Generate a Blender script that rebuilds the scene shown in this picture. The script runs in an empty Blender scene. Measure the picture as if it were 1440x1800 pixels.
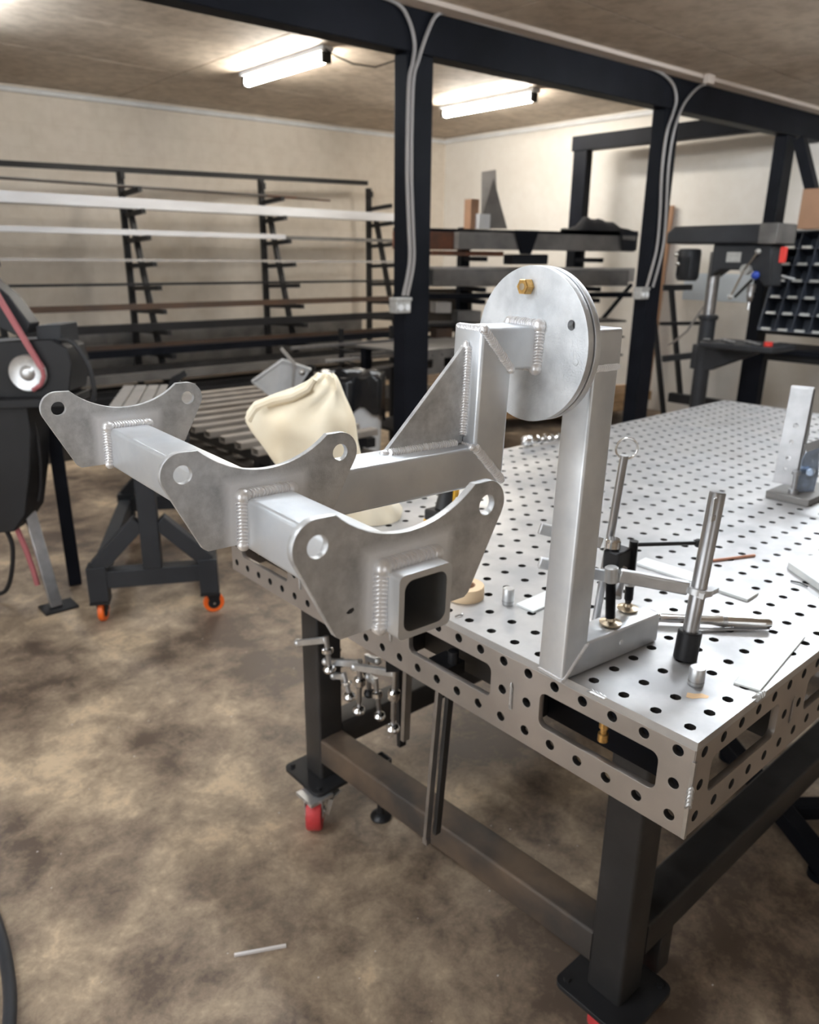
import bpy, bmesh, math, random
from mathutils import Vector, Matrix
random.seed(7)
C = bpy.context.scene.collection
PI = math.pi

# ------------------------------------------------------------ camera, world, exposure
W_PX, H_PX, F_PX = 1440, 1800, 1337.834
YAW, PITCH, ROLL = math.radians(48.5017), math.radians(18.4529), math.radians(0.6184)
CAM = Vector((-0.825, -0.3735, 1.4917))
Fh = Vector((math.cos(YAW), math.sin(YAW), 0)); Rh = Vector((math.sin(YAW), -math.cos(YAW), 0)); UZ = Vector((0, 0, 1))
FW = math.cos(PITCH)*Fh - math.sin(PITCH)*UZ
UP0 = math.sin(PITCH)*Fh + math.cos(PITCH)*UZ
RT = math.cos(ROLL)*Rh + math.sin(ROLL)*UP0
UPV = -math.sin(ROLL)*Rh + math.cos(ROLL)*UP0
cd = bpy.data.cameras.new('camera'); cam = bpy.data.objects.new('camera', cd); C.objects.link(cam)
cam.matrix_world = Matrix(((RT.x, UPV.x, -FW.x, CAM.x), (RT.y, UPV.y, -FW.y, CAM.y), (RT.z, UPV.z, -FW.z, CAM.z), (0, 0, 0, 1)))
cd.sensor_fit = 'HORIZONTAL'; cd.sensor_width = 24.0; cd.lens = 24.0*F_PX/W_PX
cd.clip_start = 0.02; cd.clip_end = 60
cd.dof.use_dof = True; cd.dof.focus_distance = 0.80; cd.dof.aperture_fstop = 6.0
bpy.context.scene.camera = cam
vs = bpy.context.scene.view_settings
bpy.context.scene.display_settings.display_device = 'sRGB'
vs.view_transform = 'Standard'; vs.look = 'None'; vs.gamma = 1.0; vs.exposure = 0.0; vs.use_curve_mapping = False
wd = bpy.data.worlds.new('world'); bpy.context.scene.world = wd; wd.use_nodes = True
wd.node_tree.nodes['Background'].inputs[0].default_value = (0.75, 0.8, 0.9, 1)
wd.node_tree.nodes['Background'].inputs[1].default_value = 0.3
TUBE_STRENGTH = 95.0      # ceiling tube lights
LEFT_FILL = 62.0         # added unseen fill panel at the left wall, no door there
def area(name, loc, target, sx, sy, power, col):
    l = bpy.data.lights.new(name, 'AREA'); l.shape = 'RECTANGLE'; l.size = sx; l.size_y = sy; l.energy = power; l.color = col
    o = bpy.data.objects.new(name, l); C.objects.link(o); o.location = loc
    o.rotation_euler = (Vector(target)-Vector(loc)).to_track_quat('-Z', 'Y').to_euler()
    return o
area('left_fill_light', (-3.4, 1.0, 1.5), (1.0, 0.8, 1.1), 3.6, 2.4, LEFT_FILL, (0.86, 0.93, 1.0))  # added fill panel in front of a closed wall

area('near_fill_light', (-1.2, -3.25, 1.5), (-.2, 0.6, 1.2), 2.4, 2.2, 15.0, (0.90, 0.95, 1.0))  # second added fill panel, unseen at the closed near wall

# ------------------------------------------------------------ pixel -> world picks
def ray(u, v): return FW + RT*((u-720)/F_PX) - UPV*((v-900)/F_PX)
def pk(u, v, ax, val):
    d = ray(u, v); t = (val-CAM[ax])/d[ax]; return CAM + d*t
def pkp(u, v, pt, n=None):
    n = n or Fh; d = ray(u, v); t = (Vector(pt)-CAM).dot(n)/d.dot(n); return CAM + d*t

# ------------------------------------------------------------ materials
def mat(name, col, rough=0.5, metal=0.0, var=0.0, scale=8.0, col2=None, bump=0.0, bscale=60.0, stretch=None, spec=None, emit=None, estr=0, rvar=0.0, alpha=None, detail=6.0, lo=0.35, hi=0.65):
    m = bpy.data.materials.new(name); m.use_nodes = True; nt = m.node_tree; N = nt.nodes; L = nt.links
    b = N['Principled BSDF']; b.inputs['Roughness'].default_value = rough; b.inputs['Metallic'].default_value = metal
    b.inputs['Base Color'].default_value = (*col, 1)
    if spec is not None: b.inputs['Specular IOR Level'].default_value = spec
    if emit: b.inputs['Emission Color'].default_value = (*emit, 1); b.inputs['Emission Strength'].default_value = estr
    tc = N.new('ShaderNodeTexCoord'); mp = N.new('ShaderNodeMapping'); L.new(tc.outputs['Object'], mp.inputs[0])
    if stretch: mp.inputs['Scale'].default_value = stretch
    if col2 or var:
        nz = N.new('ShaderNodeTexNoise'); nz.inputs['Scale'].default_value = scale; nz.inputs['Detail'].default_value = detail; L.new(mp.outputs[0], nz.inputs[0])
        cr = N.new('ShaderNodeValToRGB'); cr.color_ramp.elements[0].position = lo; cr.color_ramp.elements[1].position = hi
        c2 = col2 or tuple(max(0, x*(1-var)) for x in col)
        cr.color_ramp.elements[0].color = (*c2, 1); cr.color_ramp.elements[1].color = (*col, 1)
        L.new(nz.outputs[0], cr.inputs[0]); L.new(cr.outputs[0], b.inputs['Base Color'])
        if rvar:
            mr = N.new('ShaderNodeMapRange'); mr.inputs[1].default_value = 0.3; mr.inputs[2].default_value = 0.7
            mr.inputs[3].default_value = rough+rvar; mr.inputs[4].default_value = rough-rvar
            L.new(nz.outputs[0], mr.inputs[0]); L.new(mr.outputs[0], b.inputs['Roughness'])
    if bump:
        n2 = N.new('ShaderNodeTexNoise'); n2.inputs['Scale'].default_value = bscale; n2.inputs['Detail'].default_value = 4; L.new(mp.outputs[0], n2.inputs[0])
        bp = N.new('ShaderNodeBump'); bp.inputs['Strength'].default_value = bump; bp.inputs['Distance'].default_value = 0.002
        L.new(n2.outputs[0], bp.inputs['Height']); L.new(bp.outputs[0], b.inputs['Normal'])
    m['_b'] = 1
    return m
M = {}
M['alu'] = mat('extruded_aluminium', (0.80, 0.82, 0.84), 0.38, 0.78, col2=(0.62, 0.645, 0.68), scale=11, stretch=(1, 1, 1), rvar=0.06, bump=0.05, bscale=300)
M['weld'] = mat('weld_metal', (0.95, 0.95, 0.96), 0.36, 0.62, col2=(0.86, 0.86, 0.88), scale=60)
M['inside'] = mat('shaded_tube_inside', (0.20, 0.20, 0.20), 0.6, 0.5)  # darkened copy of the aluminium, shade put into the tube's inner faces
M['disc'] = mat('brushed_disc_aluminium', (0.78, 0.80, 0.82), 0.5, 0.65, col2=(0.55, 0.57, 0.59), scale=24, detail=10, bump=0.3, bscale=420)
M['stockalu'] = mat('bright_stock_bar', (0.80, 0.81, 0.84), 0.45, 0.5, col2=(0.6, 0.6, 0.62), scale=2, stretch=(.6, 3, 3))
M['cut'] = mat('dark_hole_wall', (0.03, 0.028, 0.027), 0.6, 0.2)  # near-black on the round hole walls only, slot walls left plain
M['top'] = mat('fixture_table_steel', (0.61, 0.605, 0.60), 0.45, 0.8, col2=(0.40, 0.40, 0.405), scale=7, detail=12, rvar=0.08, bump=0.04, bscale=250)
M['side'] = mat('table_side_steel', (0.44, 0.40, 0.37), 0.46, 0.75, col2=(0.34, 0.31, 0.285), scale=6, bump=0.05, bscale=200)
M['mill'] = mat('mill_scale_steel', (0.048, 0.045, 0.045), 0.45, 0.35, col2=(0.028, 0.027, 0.027), scale=7, bump=0.1, bscale=120)
M['rustrail'] = mat('rusty_mill_steel', (0.15, 0.105, 0.072), 0.6, 0.3, col2=(0.055, 0.047, 0.042), scale=7, bump=0.1, bscale=120)
M['blk'] = mat('black_painted_steel', (0.009, 0.010, 0.0145), 0.5, 0.0, col2=(0.006, 0.007, 0.010), scale=5, bump=0.03, spec=0.08)
M['blk2'] = mat('dark_rack_steel', (0.018, 0.018, 0.020), 0.5, 0.0, col2=(0.012, 0.012, 0.013), scale=5, spec=0.3)
M['cartgrey'] = mat('dark_grey_paint', (0.030, 0.032, 0.037), 0.5, 0.0, var=0.25, scale=6, spec=0.3)
M['chrome'] = mat('chrome', (0.80, 0.80, 0.80), 0.16, 1.0, var=0.1)
M['steelbar'] = mat('bright_steel', (0.50, 0.50, 0.51), 0.3, 0.95, var=0.2, scale=20)
M['zinc'] = mat('zinc_plated_steel', (0.70, 0.71, 0.72), 0.35, 0.8, var=0.2, scale=30)
M['blackox'] = mat('black_oxide', (0.018, 0.018, 0.02), 0.4, 0.4)
M['bronze'] = mat('bronze_pad', (0.62, 0.52, 0.38), 0.3, 0.9, var=0.2)
M['gold'] = mat('yellow_zinc_bolt', (0.80, 0.50, 0.18), 0.28, 0.9, var=0.25, scale=200)
M['copper'] = mat('copper_rod', (0.85, 0.45, 0.33), 0.3, 0.9)
M['red'] = mat('red_polyurethane', (0.62, 0.05, 0.055), 0.5, 0, var=0.25, scale=30)
M['orange'] = mat('orange_polyurethane', (0.85, 0.14, 0.015), 0.45)
M['bag'] = mat('cream_paper', (0.82, 0.75, 0.60), 0.75, 0, col2=(0.74, 0.63, 0.45), scale=6, bump=0.35, bscale=14)
M['white'] = mat('white_plastic', (0.80, 0.81, 0.82), 0.45, 0, var=0.1)
M['blkbag'] = mat('black_bin_liner', (0.008, 0.009, 0.012), 0.22, 0, bump=0.8, bscale=12)
M['rust'] = mat('rusty_steel', (0.16, 0.06, 0.03), 0.75, 0.1, col2=(0.09, 0.045, 0.03), scale=12)
M['brown'] = mat('brown_tube', (0.10, 0.06, 0.04), 0.55, 0.3, col2=(0.07, 0.05, 0.04), scale=4)
M['wood'] = mat('bare_lumber', (0.46, 0.29, 0.15), 0.75, 0, col2=(0.30, 0.18, 0.09), scale=5, stretch=(0.4, 4, 4))
M['card'] = mat('brown_cardboard', (0.35, 0.20, 0.12), 0.8, 0, var=0.1)
M['cloth'] = mat('black_cloth', (0.008, 0.009, 0.013), 0.9, 0)
M['paper'] = mat('pale_blue_paper', (0.62, 0.69, 0.76), 0.8, 0, var=0.05)
M['palebar'] = mat('pale_mill_bar', (0.82, 0.84, 0.83), 0.5, 0.25, col2=(0.70, 0.72, 0.72), scale=20)
M['slat'] = mat('greyish_slat', (0.36, 0.32, 0.28), 0.55, 0.1, var=0.2)
M['darkbrown'] = mat('dark_brown_board', (0.05, 0.038, 0.028), 0.7)
M['stain'] = mat('tan_stain', (0.62, 0.42, 0.24), 0.5, 0.3)
M['pink'] = mat('pink_belt', (0.42, 0.13, 0.14), 0.6)
M['conduit'] = mat('grey_conduit', (0.34, 0.32, 0.31), 0.45, 0.3)
M['galv'] = mat('galvanised_box', (0.60, 0.60, 0.58), 0.4, 0.5, var=0.2, scale=40)
M['trim'] = mat('painted_trim', (0.60, 0.51, 0.44), 0.6)
M['grey'] = mat('grey_stock', (0.20, 0.19, 0.18), 0.5, 0.4, col2=(0.13, 0.125, 0.12), scale=6)
M['lgrey'] = mat('light_grey_sheet', (0.42, 0.40, 0.38), 0.5, 0.2, var=0.15)
M['tan'] = mat('masking_tape', (0.70, 0.52, 0.33), 0.7)
M['yellow'] = mat('yellow_tool_plastic', (0.75, 0.42, 0.04), 0.5)
M['blue'] = mat('blue_plastic', (0.02, 0.06, 0.38), 0.4)
M['bluesteel'] = mat('blued_steel', (0.42, 0.52, 0.68), 0.35, 0.7, col2=(0.24, 0.28, 0.34), scale=25)
M['redp'] = mat('red_switch', (0.75, 0.05, 0.04), 0.4)
M['tube_light'] = mat('light_tube', (1, 1, 1), 0.5, emit=(1.0, 0.95, 0.86), estr=TUBE_STRENGTH*1.2)
M['tube_cool'] = mat('cool_light_tube', (1, 1, 1), 0.5, emit=(0.86, 0.93, 1.0), estr=TUBE_STRENGTH)
M['bin'] = mat('navy_grey_bins', (0.035, 0.042, 0.058), 0.5)
M['rod'] = mat('white_chalk', (0.75, 0.72, 0.70), 0.7)
M['drillgrey'] = mat('drill_press_paint', (0.035, 0.037, 0.042), 0.45, 0, var=0.2, spec=0.3)
M['dark_hole'] = mat('dark_plastic', (0.012, 0.012, 0.014), 0.5)

def stained(name, base, dark, sc, amount, rough, bump, fine=None, extra=None):
    m = bpy.data.materials.new(name); m.use_nodes = True; nt = m.node_tree; N = nt.nodes; L = nt.links; b = N['Principled BSDF']
    b.inputs['Roughness'].default_value = rough
    tc = N.new('ShaderNodeTexCoord')
    n1 = N.new('ShaderNodeTexNoise'); n1.inputs['Scale'].default_value = sc; n1.inputs['Detail'].default_value = 9; n1.inputs['Roughness'].default_value = 0.62; n1.inputs['Distortion'].default_value = 0.4
    L.new(tc.outputs['Object'], n1.inputs[0])
    cr = N.new('ShaderNodeValToRGB'); e = cr.color_ramp.elements
    e[0].position = 0.36; e[0].color = (*dark, 1); e[1].position = 0.66; e[1].color = (*base, 1)
    L.new(n1.outputs[0], cr.inputs[0])
    last = cr.outputs[0]
    n2 = N.new('ShaderNodeTexNoise'); n2.inputs['Scale'].default_value = sc*9; n2.inputs['Detail'].default_value = 8; L.new(tc.outputs['Object'], n2.inputs[0])
    c2 = N.new('ShaderNodeValToRGB'); c2.color_ramp.elements[0].position = 0.35; c2.color_ramp.elements[1].position = 0.6
    f = fine or 0.75
    c2.color_ramp.elements[0].color = (f, f*0.98, f*0.95, 1); c2.color_ramp.elements[1].color = (1, 1, 1, 1)
    L.new(n2.outputs[0], c2.inputs[0])
    mx = N.new('ShaderNodeMix'); mx.data_type = 'RGBA'; mx.blend_type = 'MULTIPLY'; mx.inputs[0].default_value = amount
    L.new(last, mx.inputs[6]); L.new(c2.outputs[0], mx.inputs[7]); L.new(mx.outputs[2], b.inputs['Base Color'])
    if extra: extra(N, L, tc, mx, b)
    if bump:
        bp = N.new('ShaderNodeBump'); bp.inputs['Strength'].default_value = bump; bp.inputs['Distance'].default_value = 0.004
        L.new(n2.outputs[0], bp.inputs['Height']); L.new(bp.outputs[0], b.inputs['Normal'])
    return m
def floor_extra(N, L, tc, mx, b):
    n3 = N.new('ShaderNodeTexNoise'); n3.inputs['Scale'].default_value = 0.8; n3.inputs['Detail'].default_value = 3; L.new(tc.outputs['Object'], n3.inputs[0])
    mr = N.new('ShaderNodeMapRange'); mr.inputs[1].default_value = 0.35; mr.inputs[2].default_value = 0.7; mr.inputs[3].default_value = 0.62; mr.inputs[4].default_value = 0.42
    L.new(n3.outputs[0], mr.inputs[0]); L.new(mr.outputs[0], b.inputs['Roughness'])
def floor_mat():
    m = bpy.data.materials.new('stained_concrete'); m.use_nodes = True; nt = m.node_tree; N = nt.nodes; L = nt.links; b = N['Principled BSDF']
    tc = N.new('ShaderNodeTexCoord'); acc = None
    for sc, w, ro in ((1.05, .42, .5), (3.3, .30, .6), (11.0, .18, .7), (70.0, .10, .75)):
        n = N.new('ShaderNodeTexNoise'); n.inputs['Scale'].default_value = sc; n.inputs['Detail'].default_value = 7; n.inputs['Roughness'].default_value = ro; n.inputs['Distortion'].default_value = 0.5; L.new(tc.outputs['Object'], n.inputs[0])
        q = N.new('ShaderNodeMath'); q.operation = 'MULTIPLY_ADD'; L.new(n.outputs[0], q.inputs[0]); q.inputs[1].default_value = w
        if acc is None: q.inputs[2].default_value = 0
        else: L.new(acc, q.inputs[2])
        acc = q.outputs[0]; last = n
    cr = N.new('ShaderNodeValToRGB'); e = cr.color_ramp.elements
    e[0].position = 0.44; e[0].color = (0.105, 0.075, 0.055, 1); e[1].position = 0.575; e[1].color = (0.60, 0.46, 0.31, 1)
    x = cr.color_ramp.elements.new(0.49); x.color = (0.24, 0.18, 0.128, 1); x = cr.color_ramp.elements.new(0.53); x.color = (0.37, 0.285, 0.20, 1)
    L.new(acc, cr.inputs[0]); L.new(cr.outputs[0], b.inputs['Base Color'])
    mr = N.new('ShaderNodeMapRange'); mr.inputs[1].default_value = 0.42; mr.inputs[2].default_value = 0.6; mr.inputs[3].default_value = 0.42; mr.inputs[4].default_value = 0.62
    L.new(acc, mr.inputs[0]); L.new(mr.outputs[0], b.inputs['Roughness'])
    bp = N.new('ShaderNodeBump'); bp.inputs['Strength'].default_value = 0.15; bp.inputs['Distance'].default_value = 0.003; L.new(last.outputs[0], bp.inputs['Height']); L.new(bp.outputs[0], b.inputs['Normal'])
    return m
M['floor'] = floor_mat()
M['ceil'] = stained('tan_ceiling', (0.64, 0.545, 0.44), (0.48, 0.395, 0.31), 1.4, 0.8, 0.7, 0.05, 0.72)
def block_extra(N, L, tc, mx, b):
    mp = N.new('ShaderNodeMapping'); L.new(tc.outputs['Object'], mp.inputs[0]); mp.inputs['Rotation'].default_value = (PI/2, 0, 0)
    br = N.new('ShaderNodeTexBrick'); br.inputs['Scale'].default_value = 1.0; br.inputs['Brick Width'].default_value = 0.4; br.inputs['Row Height'].default_value = 0.2
    br.inputs['Mortar Size'].default_value = 0.006; br.inputs['Color1'].default_value = (1, 1, 1, 1); br.inputs['Color2'].default_value = (1, 1, 1, 1); br.inputs['Mortar'].default_value = (0.93, 0.92, 0.9, 1)
    L.new(mp.outputs[0], br.inputs[0])
    m2 = N.new('ShaderNodeMix'); m2.data_type = 'RGBA'; m2.blend_type = 'MULTIPLY'; m2.inputs[0].default_value = 0.5
    L.new(mx.outputs[2], m2.inputs[6]); L.new(br.outputs[0], m2.inputs[7]); L.new(m2.outputs[2], b.inputs['Base Color'])
M['wallb'] = stained('cream_wall_paint', (0.78, 0.71, 0.62), (0.70, 0.63, 0.54), 1.2, 0.4, 0.75, 0.05, 0.85, block_extra)
M['wallr'] = stained('pale_wall_paint', (0.82, 0.79, 0.74), (0.77, 0.73, 0.67), 1.2, 0.3, 0.75, 0.05, 0.9)

# plate aluminium with the pale etched zone the weld left around the tube
def plate_mat():
    m = bpy.data.materials.new('plate_aluminium'); m.use_nodes = True; nt = m.node_tree; N = nt.nodes; L = nt.links; b = N['Principled BSDF']
    tc = N.new('ShaderNodeTexCoord'); sp = N.new('ShaderNodeSeparateXYZ'); L.new(tc.outputs['Object'], sp.inputs[0])
    def mth(op, a, bb=None):
        n = N.new('ShaderNodeMath'); n.operation = op
        for i, x in enumerate((a, bb)):
            if x is None: continue
            if isinstance(x, (int, float)): n.inputs[i].default_value = x
            else: L.new(x, n.inputs[i])
        return n.outputs[0]
    ax = mth('ABSOLUTE', sp.outputs['X']); az = sp.outputs['Z']
    nz = N.new('ShaderNodeTexNoise'); nz.inputs['Scale'].default_value = 45; nz.inputs['Detail'].default_value = 8; L.new(tc.outputs['Object'], nz.inputs[0])
    wob = mth('MULTIPLY', mth('SUBTRACT', nz.outputs[0], 0.5), 0.012)
    d = mth('ADD', mth('MAXIMUM', ax, az), wob)
    halo = N.new('ShaderNodeMapRange'); halo.inputs[1].default_value = 0.037; halo.inputs[2].default_value = 0.046; halo.inputs[3].default_value = 1; halo.inputs[4].default_value = 0
    L.new(d, halo.inputs[0])
    n1 = N.new('ShaderNodeTexNoise'); n1.inputs['Scale'].default_value = 22; n1.inputs['Detail'].default_value = 10; n1.inputs['Roughness'].default_value = 0.7; L.new(tc.outputs['Object'], n1.inputs[0])
    cr = N.new('ShaderNodeValToRGB'); e = cr.color_ramp.elements; e[0].position = 0.36; e[0].color = (0.40, 0.405, 0.41, 1); e[1].position = 0.62; e[1].color = (0.68, 0.685, 0.69, 1)
    L.new(n1.outputs[0], cr.inputs[0])
    mx = N.new('ShaderNodeMix'); mx.data_type = 'RGBA'; L.new(halo.outputs[0], mx.inputs[0]); L.new(cr.outputs[0], mx.inputs[6]); mx.inputs[7].default_value = (0.84, 0.845, 0.86, 1)
    L.new(mx.outputs[2], b.inputs['Base Color'])
    b.inputs['Metallic'].default_value = 0.6
    rr = N.new('ShaderNodeMapRange'); rr.inputs[3].default_value = 0.42; rr.inputs[4].default_value = 0.6; L.new(halo.outputs[0], rr.inputs[0]); L.new(rr.outputs[0], b.inputs['Roughness'])
    n2 = N.new('ShaderNodeTexNoise'); n2.inputs['Scale'].default_value = 700; L.new(tc.outputs['Object'], n2.inputs[0])
    bp = N.new('ShaderNodeBump'); bp.inputs['Strength'].default_value = 0.25; bp.inputs['Distance'].default_value = 0.001; L.new(n2.outputs[0], bp.inputs['Height']); L.new(bp.outputs[0], b.inputs['Normal'])
    return m
M['plate'] = plate_mat()

# ------------------------------------------------------------ mesh building
class MB:
    def __init__(s): s.v = []; s.f = []
    def add(s, vs_, fs):
        n = len(s.v); s.v += [Vector(x) for x in vs_]; s.f += [tuple(n+i for i in f) for f in fs]; return s
    def box(s, a, b):
        (x0, y0, z0), (x1, y1, z1) = a, b
        return s.add([(x0,y0,z0),(x1,y0,z0),(x1,y1,z0),(x0,y1,z0),(x0,y0,z1),(x1,y0,z1),(x1,y1,z1),(x0,y1,z1)],
                     [(0,3,2,1),(4,5,6,7),(0,1,5,4),(1,2,6,5),(2,3,7,6),(3,0,4,7)])
    def bar(s, p0, p1, w, h, up=(0,0,1)):        # rectangular bar; w across, h along up
        p0 = Vector(p0); p1 = Vector(p1); t = (p1-p0).normalized(); u = Vector(up); x = t.cross(u)
        if x.length < 1e-4: x = t.cross(Vector((1,0,0)))
        x.normalize(); u = x.cross(t).normalized()
        P = []
        for p in (p0, p1):
            for a, b in ((-1,-1),(1,-1),(1,1),(-1,1)): P.append(p + x*(a*w/2) + u*(b*h/2))
        return s.add(P, [(0,1,2,3),(7,6,5,4),(0,4,5,1),(1,5,6,2),(2,6,7,3),(3,7,4,0)])
    def cyl(s, p0, p1, r, n=16, r2=None, caps=True):
        p0 = Vector(p0); p1 = Vector(p1); r2 = r if r2 is None else r2
        q = (p1-p0).to_track_quat('Z', 'Y'); P = []
        for p, rr in ((p0, r), (p1, r2)):
            for i in range(n):
                a = 2*PI*i/n; P.append(p + q @ Vector((rr*math.cos(a), rr*math.sin(a), 0)))
        F = [(i, (i+1) % n, n+(i+1) % n, n+i) for i in range(n)]
        if caps: F += [tuple(range(n-1, -1, -1)), tuple(range(n, 2*n))]
        return s.add(P, F)
    def lathe(s, prof, o, ax=(0,0,1), n=20):      # prof: list of (r, h)
        q = Vector(ax).to_track_quat('Z', 'Y'); o = Vector(o); P = []
        for r, h in prof:
            for i in range(n):
                a = 2*PI*i/n; P.append(o + q @ Vector((r*math.cos(a), r*math.sin(a), h)))
        F = []
        for k in range(len(prof)-1):
            for i in range(n): F.append((k*n+i, k*n+(i+1) % n, (k+1)*n+(i+1) % n, (k+1)*n+i))
        F += [tuple(range(n-1, -1, -1)), tuple(range((len(prof)-1)*n, len(prof)*n))]
        return s.add(P, F)
    def path(s, pts, r, n=8, closed=False):
        pts = [Vector(p) for p in pts]; m = len(pts); P = []; prev = None
        for i, p in enumerate(pts):
            if closed: t = pts[(i+1) % m]-pts[i-1]
            else: t = (pts[min(i+1, m-1)]-pts[max(i-1, 0)])
            t.normalize()
            if prev is None:
                x = t.cross(Vector((0,0,1)));
                if x.length < 1e-3: x = t.cross(Vector((1,0,0)))
            else: x = prev - t*prev.dot(t)
            x.normalize(); prev = x; y = t.cross(x)
            rr = r[i] if isinstance(r, (list, tuple)) else r
            for k in range(n):
                a = 2*PI*k/n; P.append(p + x*(rr*math.cos(a)) + y*(rr*math.sin(a)))
        F = []
        for i in range(m if closed else m-1):
            j = (i+1) % m
            for k in range(n): F.append((i*n+k, i*n+(k+1) % n, j*n+(k+1) % n, j*n+k))
        if not closed: F += [tuple(range(n-1, -1, -1)), tuple(range((m-1)*n, m*n))]
        return s.add(P, F)
    def sph(s, c, r, n=12, sq=(1,1,1)):
        c = Vector(c); P = []; m = n//2
        for j in range(1, m):
            for i in range(n):
                a = 2*PI*i/n; b = PI*j/m
                P.append(c + Vector((sq[0]*r*math.sin(b)*math.cos(a), sq[1]*r*math.sin(b)*math.sin(a), sq[2]*r*math.cos(b))))
        P += [c+Vector((0,0,r*sq[2])), c-Vector((0,0,r*sq[2]))]; T = len(P)-2
        F = [(j*n+i, (j+1)*n+i, (j+1)*n+(i+1) % n, j*n+(i+1) % n) for j in range(m-2) for i in range(n)]
        F += [(T, i, (i+1) % n) for i in range(n)] + [(T+1, (m-2)*n+(i+1) % n, (m-2)*n+i) for i in range(n)]
        return s.add(P, F)
    def prism(s, poly, o, ux, uy, nrm, t):        # polygon in (ux,uy), thickness t along nrm
        o = Vector(o); ux = Vector(ux); uy = Vector(uy); nrm = Vector(nrm); n = len(poly)
        P = [o+ux*a+uy*b for a, b in poly] + [o+ux*a+uy*b+nrm*t for a, b in poly]
        return s.add(P, [tuple(range(n-1, -1, -1)), tuple(range(n, 2*n))] + [(i, (i+1) % n, n+(i+1) % n, n+i) for i in range(n)])
    def sqtube(s, p0, p1, w, h, r=0.004, wall=0.0048, up=(0,0,1), n0=None, n1=None, seg=4, ri=None, open_=True):
        p0 = Vector(p0); p1 = Vector(p1); t = (p1-p0).normalized(); x = t.cross(Vector(up)).normalized(); u = x.cross(t).normalized()
        n0 = Vector(n0) if n0 else t; n1 = Vector(n1) if n1 else t
        def ring(W, H, R):
            o = []
            for cx, cy, a0 in ((1,1,0),(-1,1,PI/2),(-1,-1,PI),(1,-1,1.5*PI)):
                for k in range(seg+1):
                    a = a0 + PI/2*k/seg; o.append(x*(cx*(W/2-R)+R*math.cos(a)) + u*(cy*(H/2-R)+R*math.sin(a)))
            return o
        ri = ri if ri is not None else max(r-wall*0.3, r*0.6)
        A = ring(w, h, r); B = ring(w-2*wall, h-2*wall, ri); m = len(A)
        def put(off, p, nn): return p+off - t*((off.dot(nn))/t.dot(nn))
        P = [put(a, p0, n0) for a in A]+[put(a, p1, n1) for a in A]+[put(a, p0, n0) for a in B]+[put(a, p1, n1) for a in B]
        F = []
        for i in range(m):
            j = (i+1) % m
            F += [(i, j, m+j, m+i), (2*m+j, 2*m+i, 3*m+i, 3*m+j), (j, i, 2*m+i, 2*m+j), (m+i, m+j, 3*m+j, 3*m+i)]
        return s.add(P, F)
    def bead(s, pts, nrm, r=0.004, pitch=0.0034, n=10, flat=0.75, side=None):
        pts = [Vector(p) for p in pts]; nrm = Vector(nrm).normalized()
        seg = []; L_ = 0
        for a, b in zip(pts[:-1], pts[1:]): seg.append((a, b, L_, (b-a).length)); L_ += (b-a).length
        def at(d):
            for a, b, s0, l in seg:
                if d <= s0+l or (a, b, s0, l) == seg[-1]: return a+(b-a)*((d-s0)/l), (b-a).normalized()
        K = max(2, int(L_/pitch)); ph = 5; P = []; R = 0
        for k in range(K):
            jit = random.uniform(0.93, 1.07)
            for q in range(ph):
                f = q/(ph-1); d = min(L_*(k+f*0.98)/K, L_); p, t = at(d)
                x = t.cross(nrm).normalized(); rr = r*jit*(1.0-0.30*f**1.4) * (0.93 if q == 0 else 1.0)
                if k == 0 and q == 0: rr *= 0.5
                if k == K-1 and q == ph-1: rr *= 0.4
                for i in range(n):
                    a = 2*PI*i/n; ca, sa = math.cos(a), math.sin(a)
                    P.append(p + x*(rr*ca) + nrm*(rr*flat*sa) + t*(pitch*1.1*(abs(sa) if sa > 0 else 0)-pitch*0.5))
                R += 1
        F = [(i*n+k, i*n+(k+1) % n, (i+1)*n+(k+1) % n, (i+1)*n+k) for i in range(R-1) for k in range(n)]
        F += [tuple(range(n-1, -1, -1)), tuple(range((R-1)*n, R*n))]
        return s.add(P, F)
    def mesh(s, name, smooth=35):
        me = bpy.data.meshes.new(name); me.from_pydata([tuple(v) for v in s.v], [], s.f); me.validate(); me.update()
        bm = bmesh.new(); bm.from_mesh(me); bmesh.ops.recalc_face_normals(bm, faces=bm.faces); bm.to_mesh(me); bm.free()
        if smooth:
            me.shade_smooth(); me.set_sharp_from_angle(angle=math.radians(smooth))
        return me
def curve_plate(name, outline, holes, t, bev=0.0):
    """flat plate in local XY with real holes, thickness t along Z (centred)"""
    cu = bpy.data.curves.new(name, 'CURVE'); cu.dimensions = '2D'; cu.fill_mode = 'BOTH'; cu.extrude = t/2 - bev; cu.bevel_depth = bev; cu.bevel_resolution = 1; cu.offset = -bev
    for loop in [outline]+holes:
        sp = cu.splines.new('POLY'); sp.points.add(len(loop)-1); sp.use_cyclic_u = True
        for p, q in zip(sp.points, loop): p.co = (q[0], q[1], 0, 1)
    o = bpy.data.objects.new('tmp_plate', cu); C.objects.link(o)
    dg = bpy.context.evaluated_depsgraph_get(); me = bpy.data.meshes.new_from_object(o.evaluated_get(dg)); me.name = name
    bpy.data.objects.remove(o); bpy.data.curves.remove(cu)
    me.shade_smooth(); me.set_sharp_from_angle(angle=math.radians(30))
    return me
def circ(cx, cy, r, n=24): return [(cx+r*math.cos(2*PI*i/n), cy+r*math.sin(2*PI*i/n)) for i in range(n)]
def rrect(x0, y0, x1, y1, r, n=5):
    o = []
    for cx, cy, a0 in ((x1-r, y1-r, 0), (x0+r, y1-r, PI/2), (x0+r, y0+r, PI), (x1-r, y0+r, 1.5*PI)):
        for k in range(n+1):
            a = a0+PI/2*k/n; o.append((cx+r*math.cos(a), cy+r*math.sin(a)))
    return o
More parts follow.
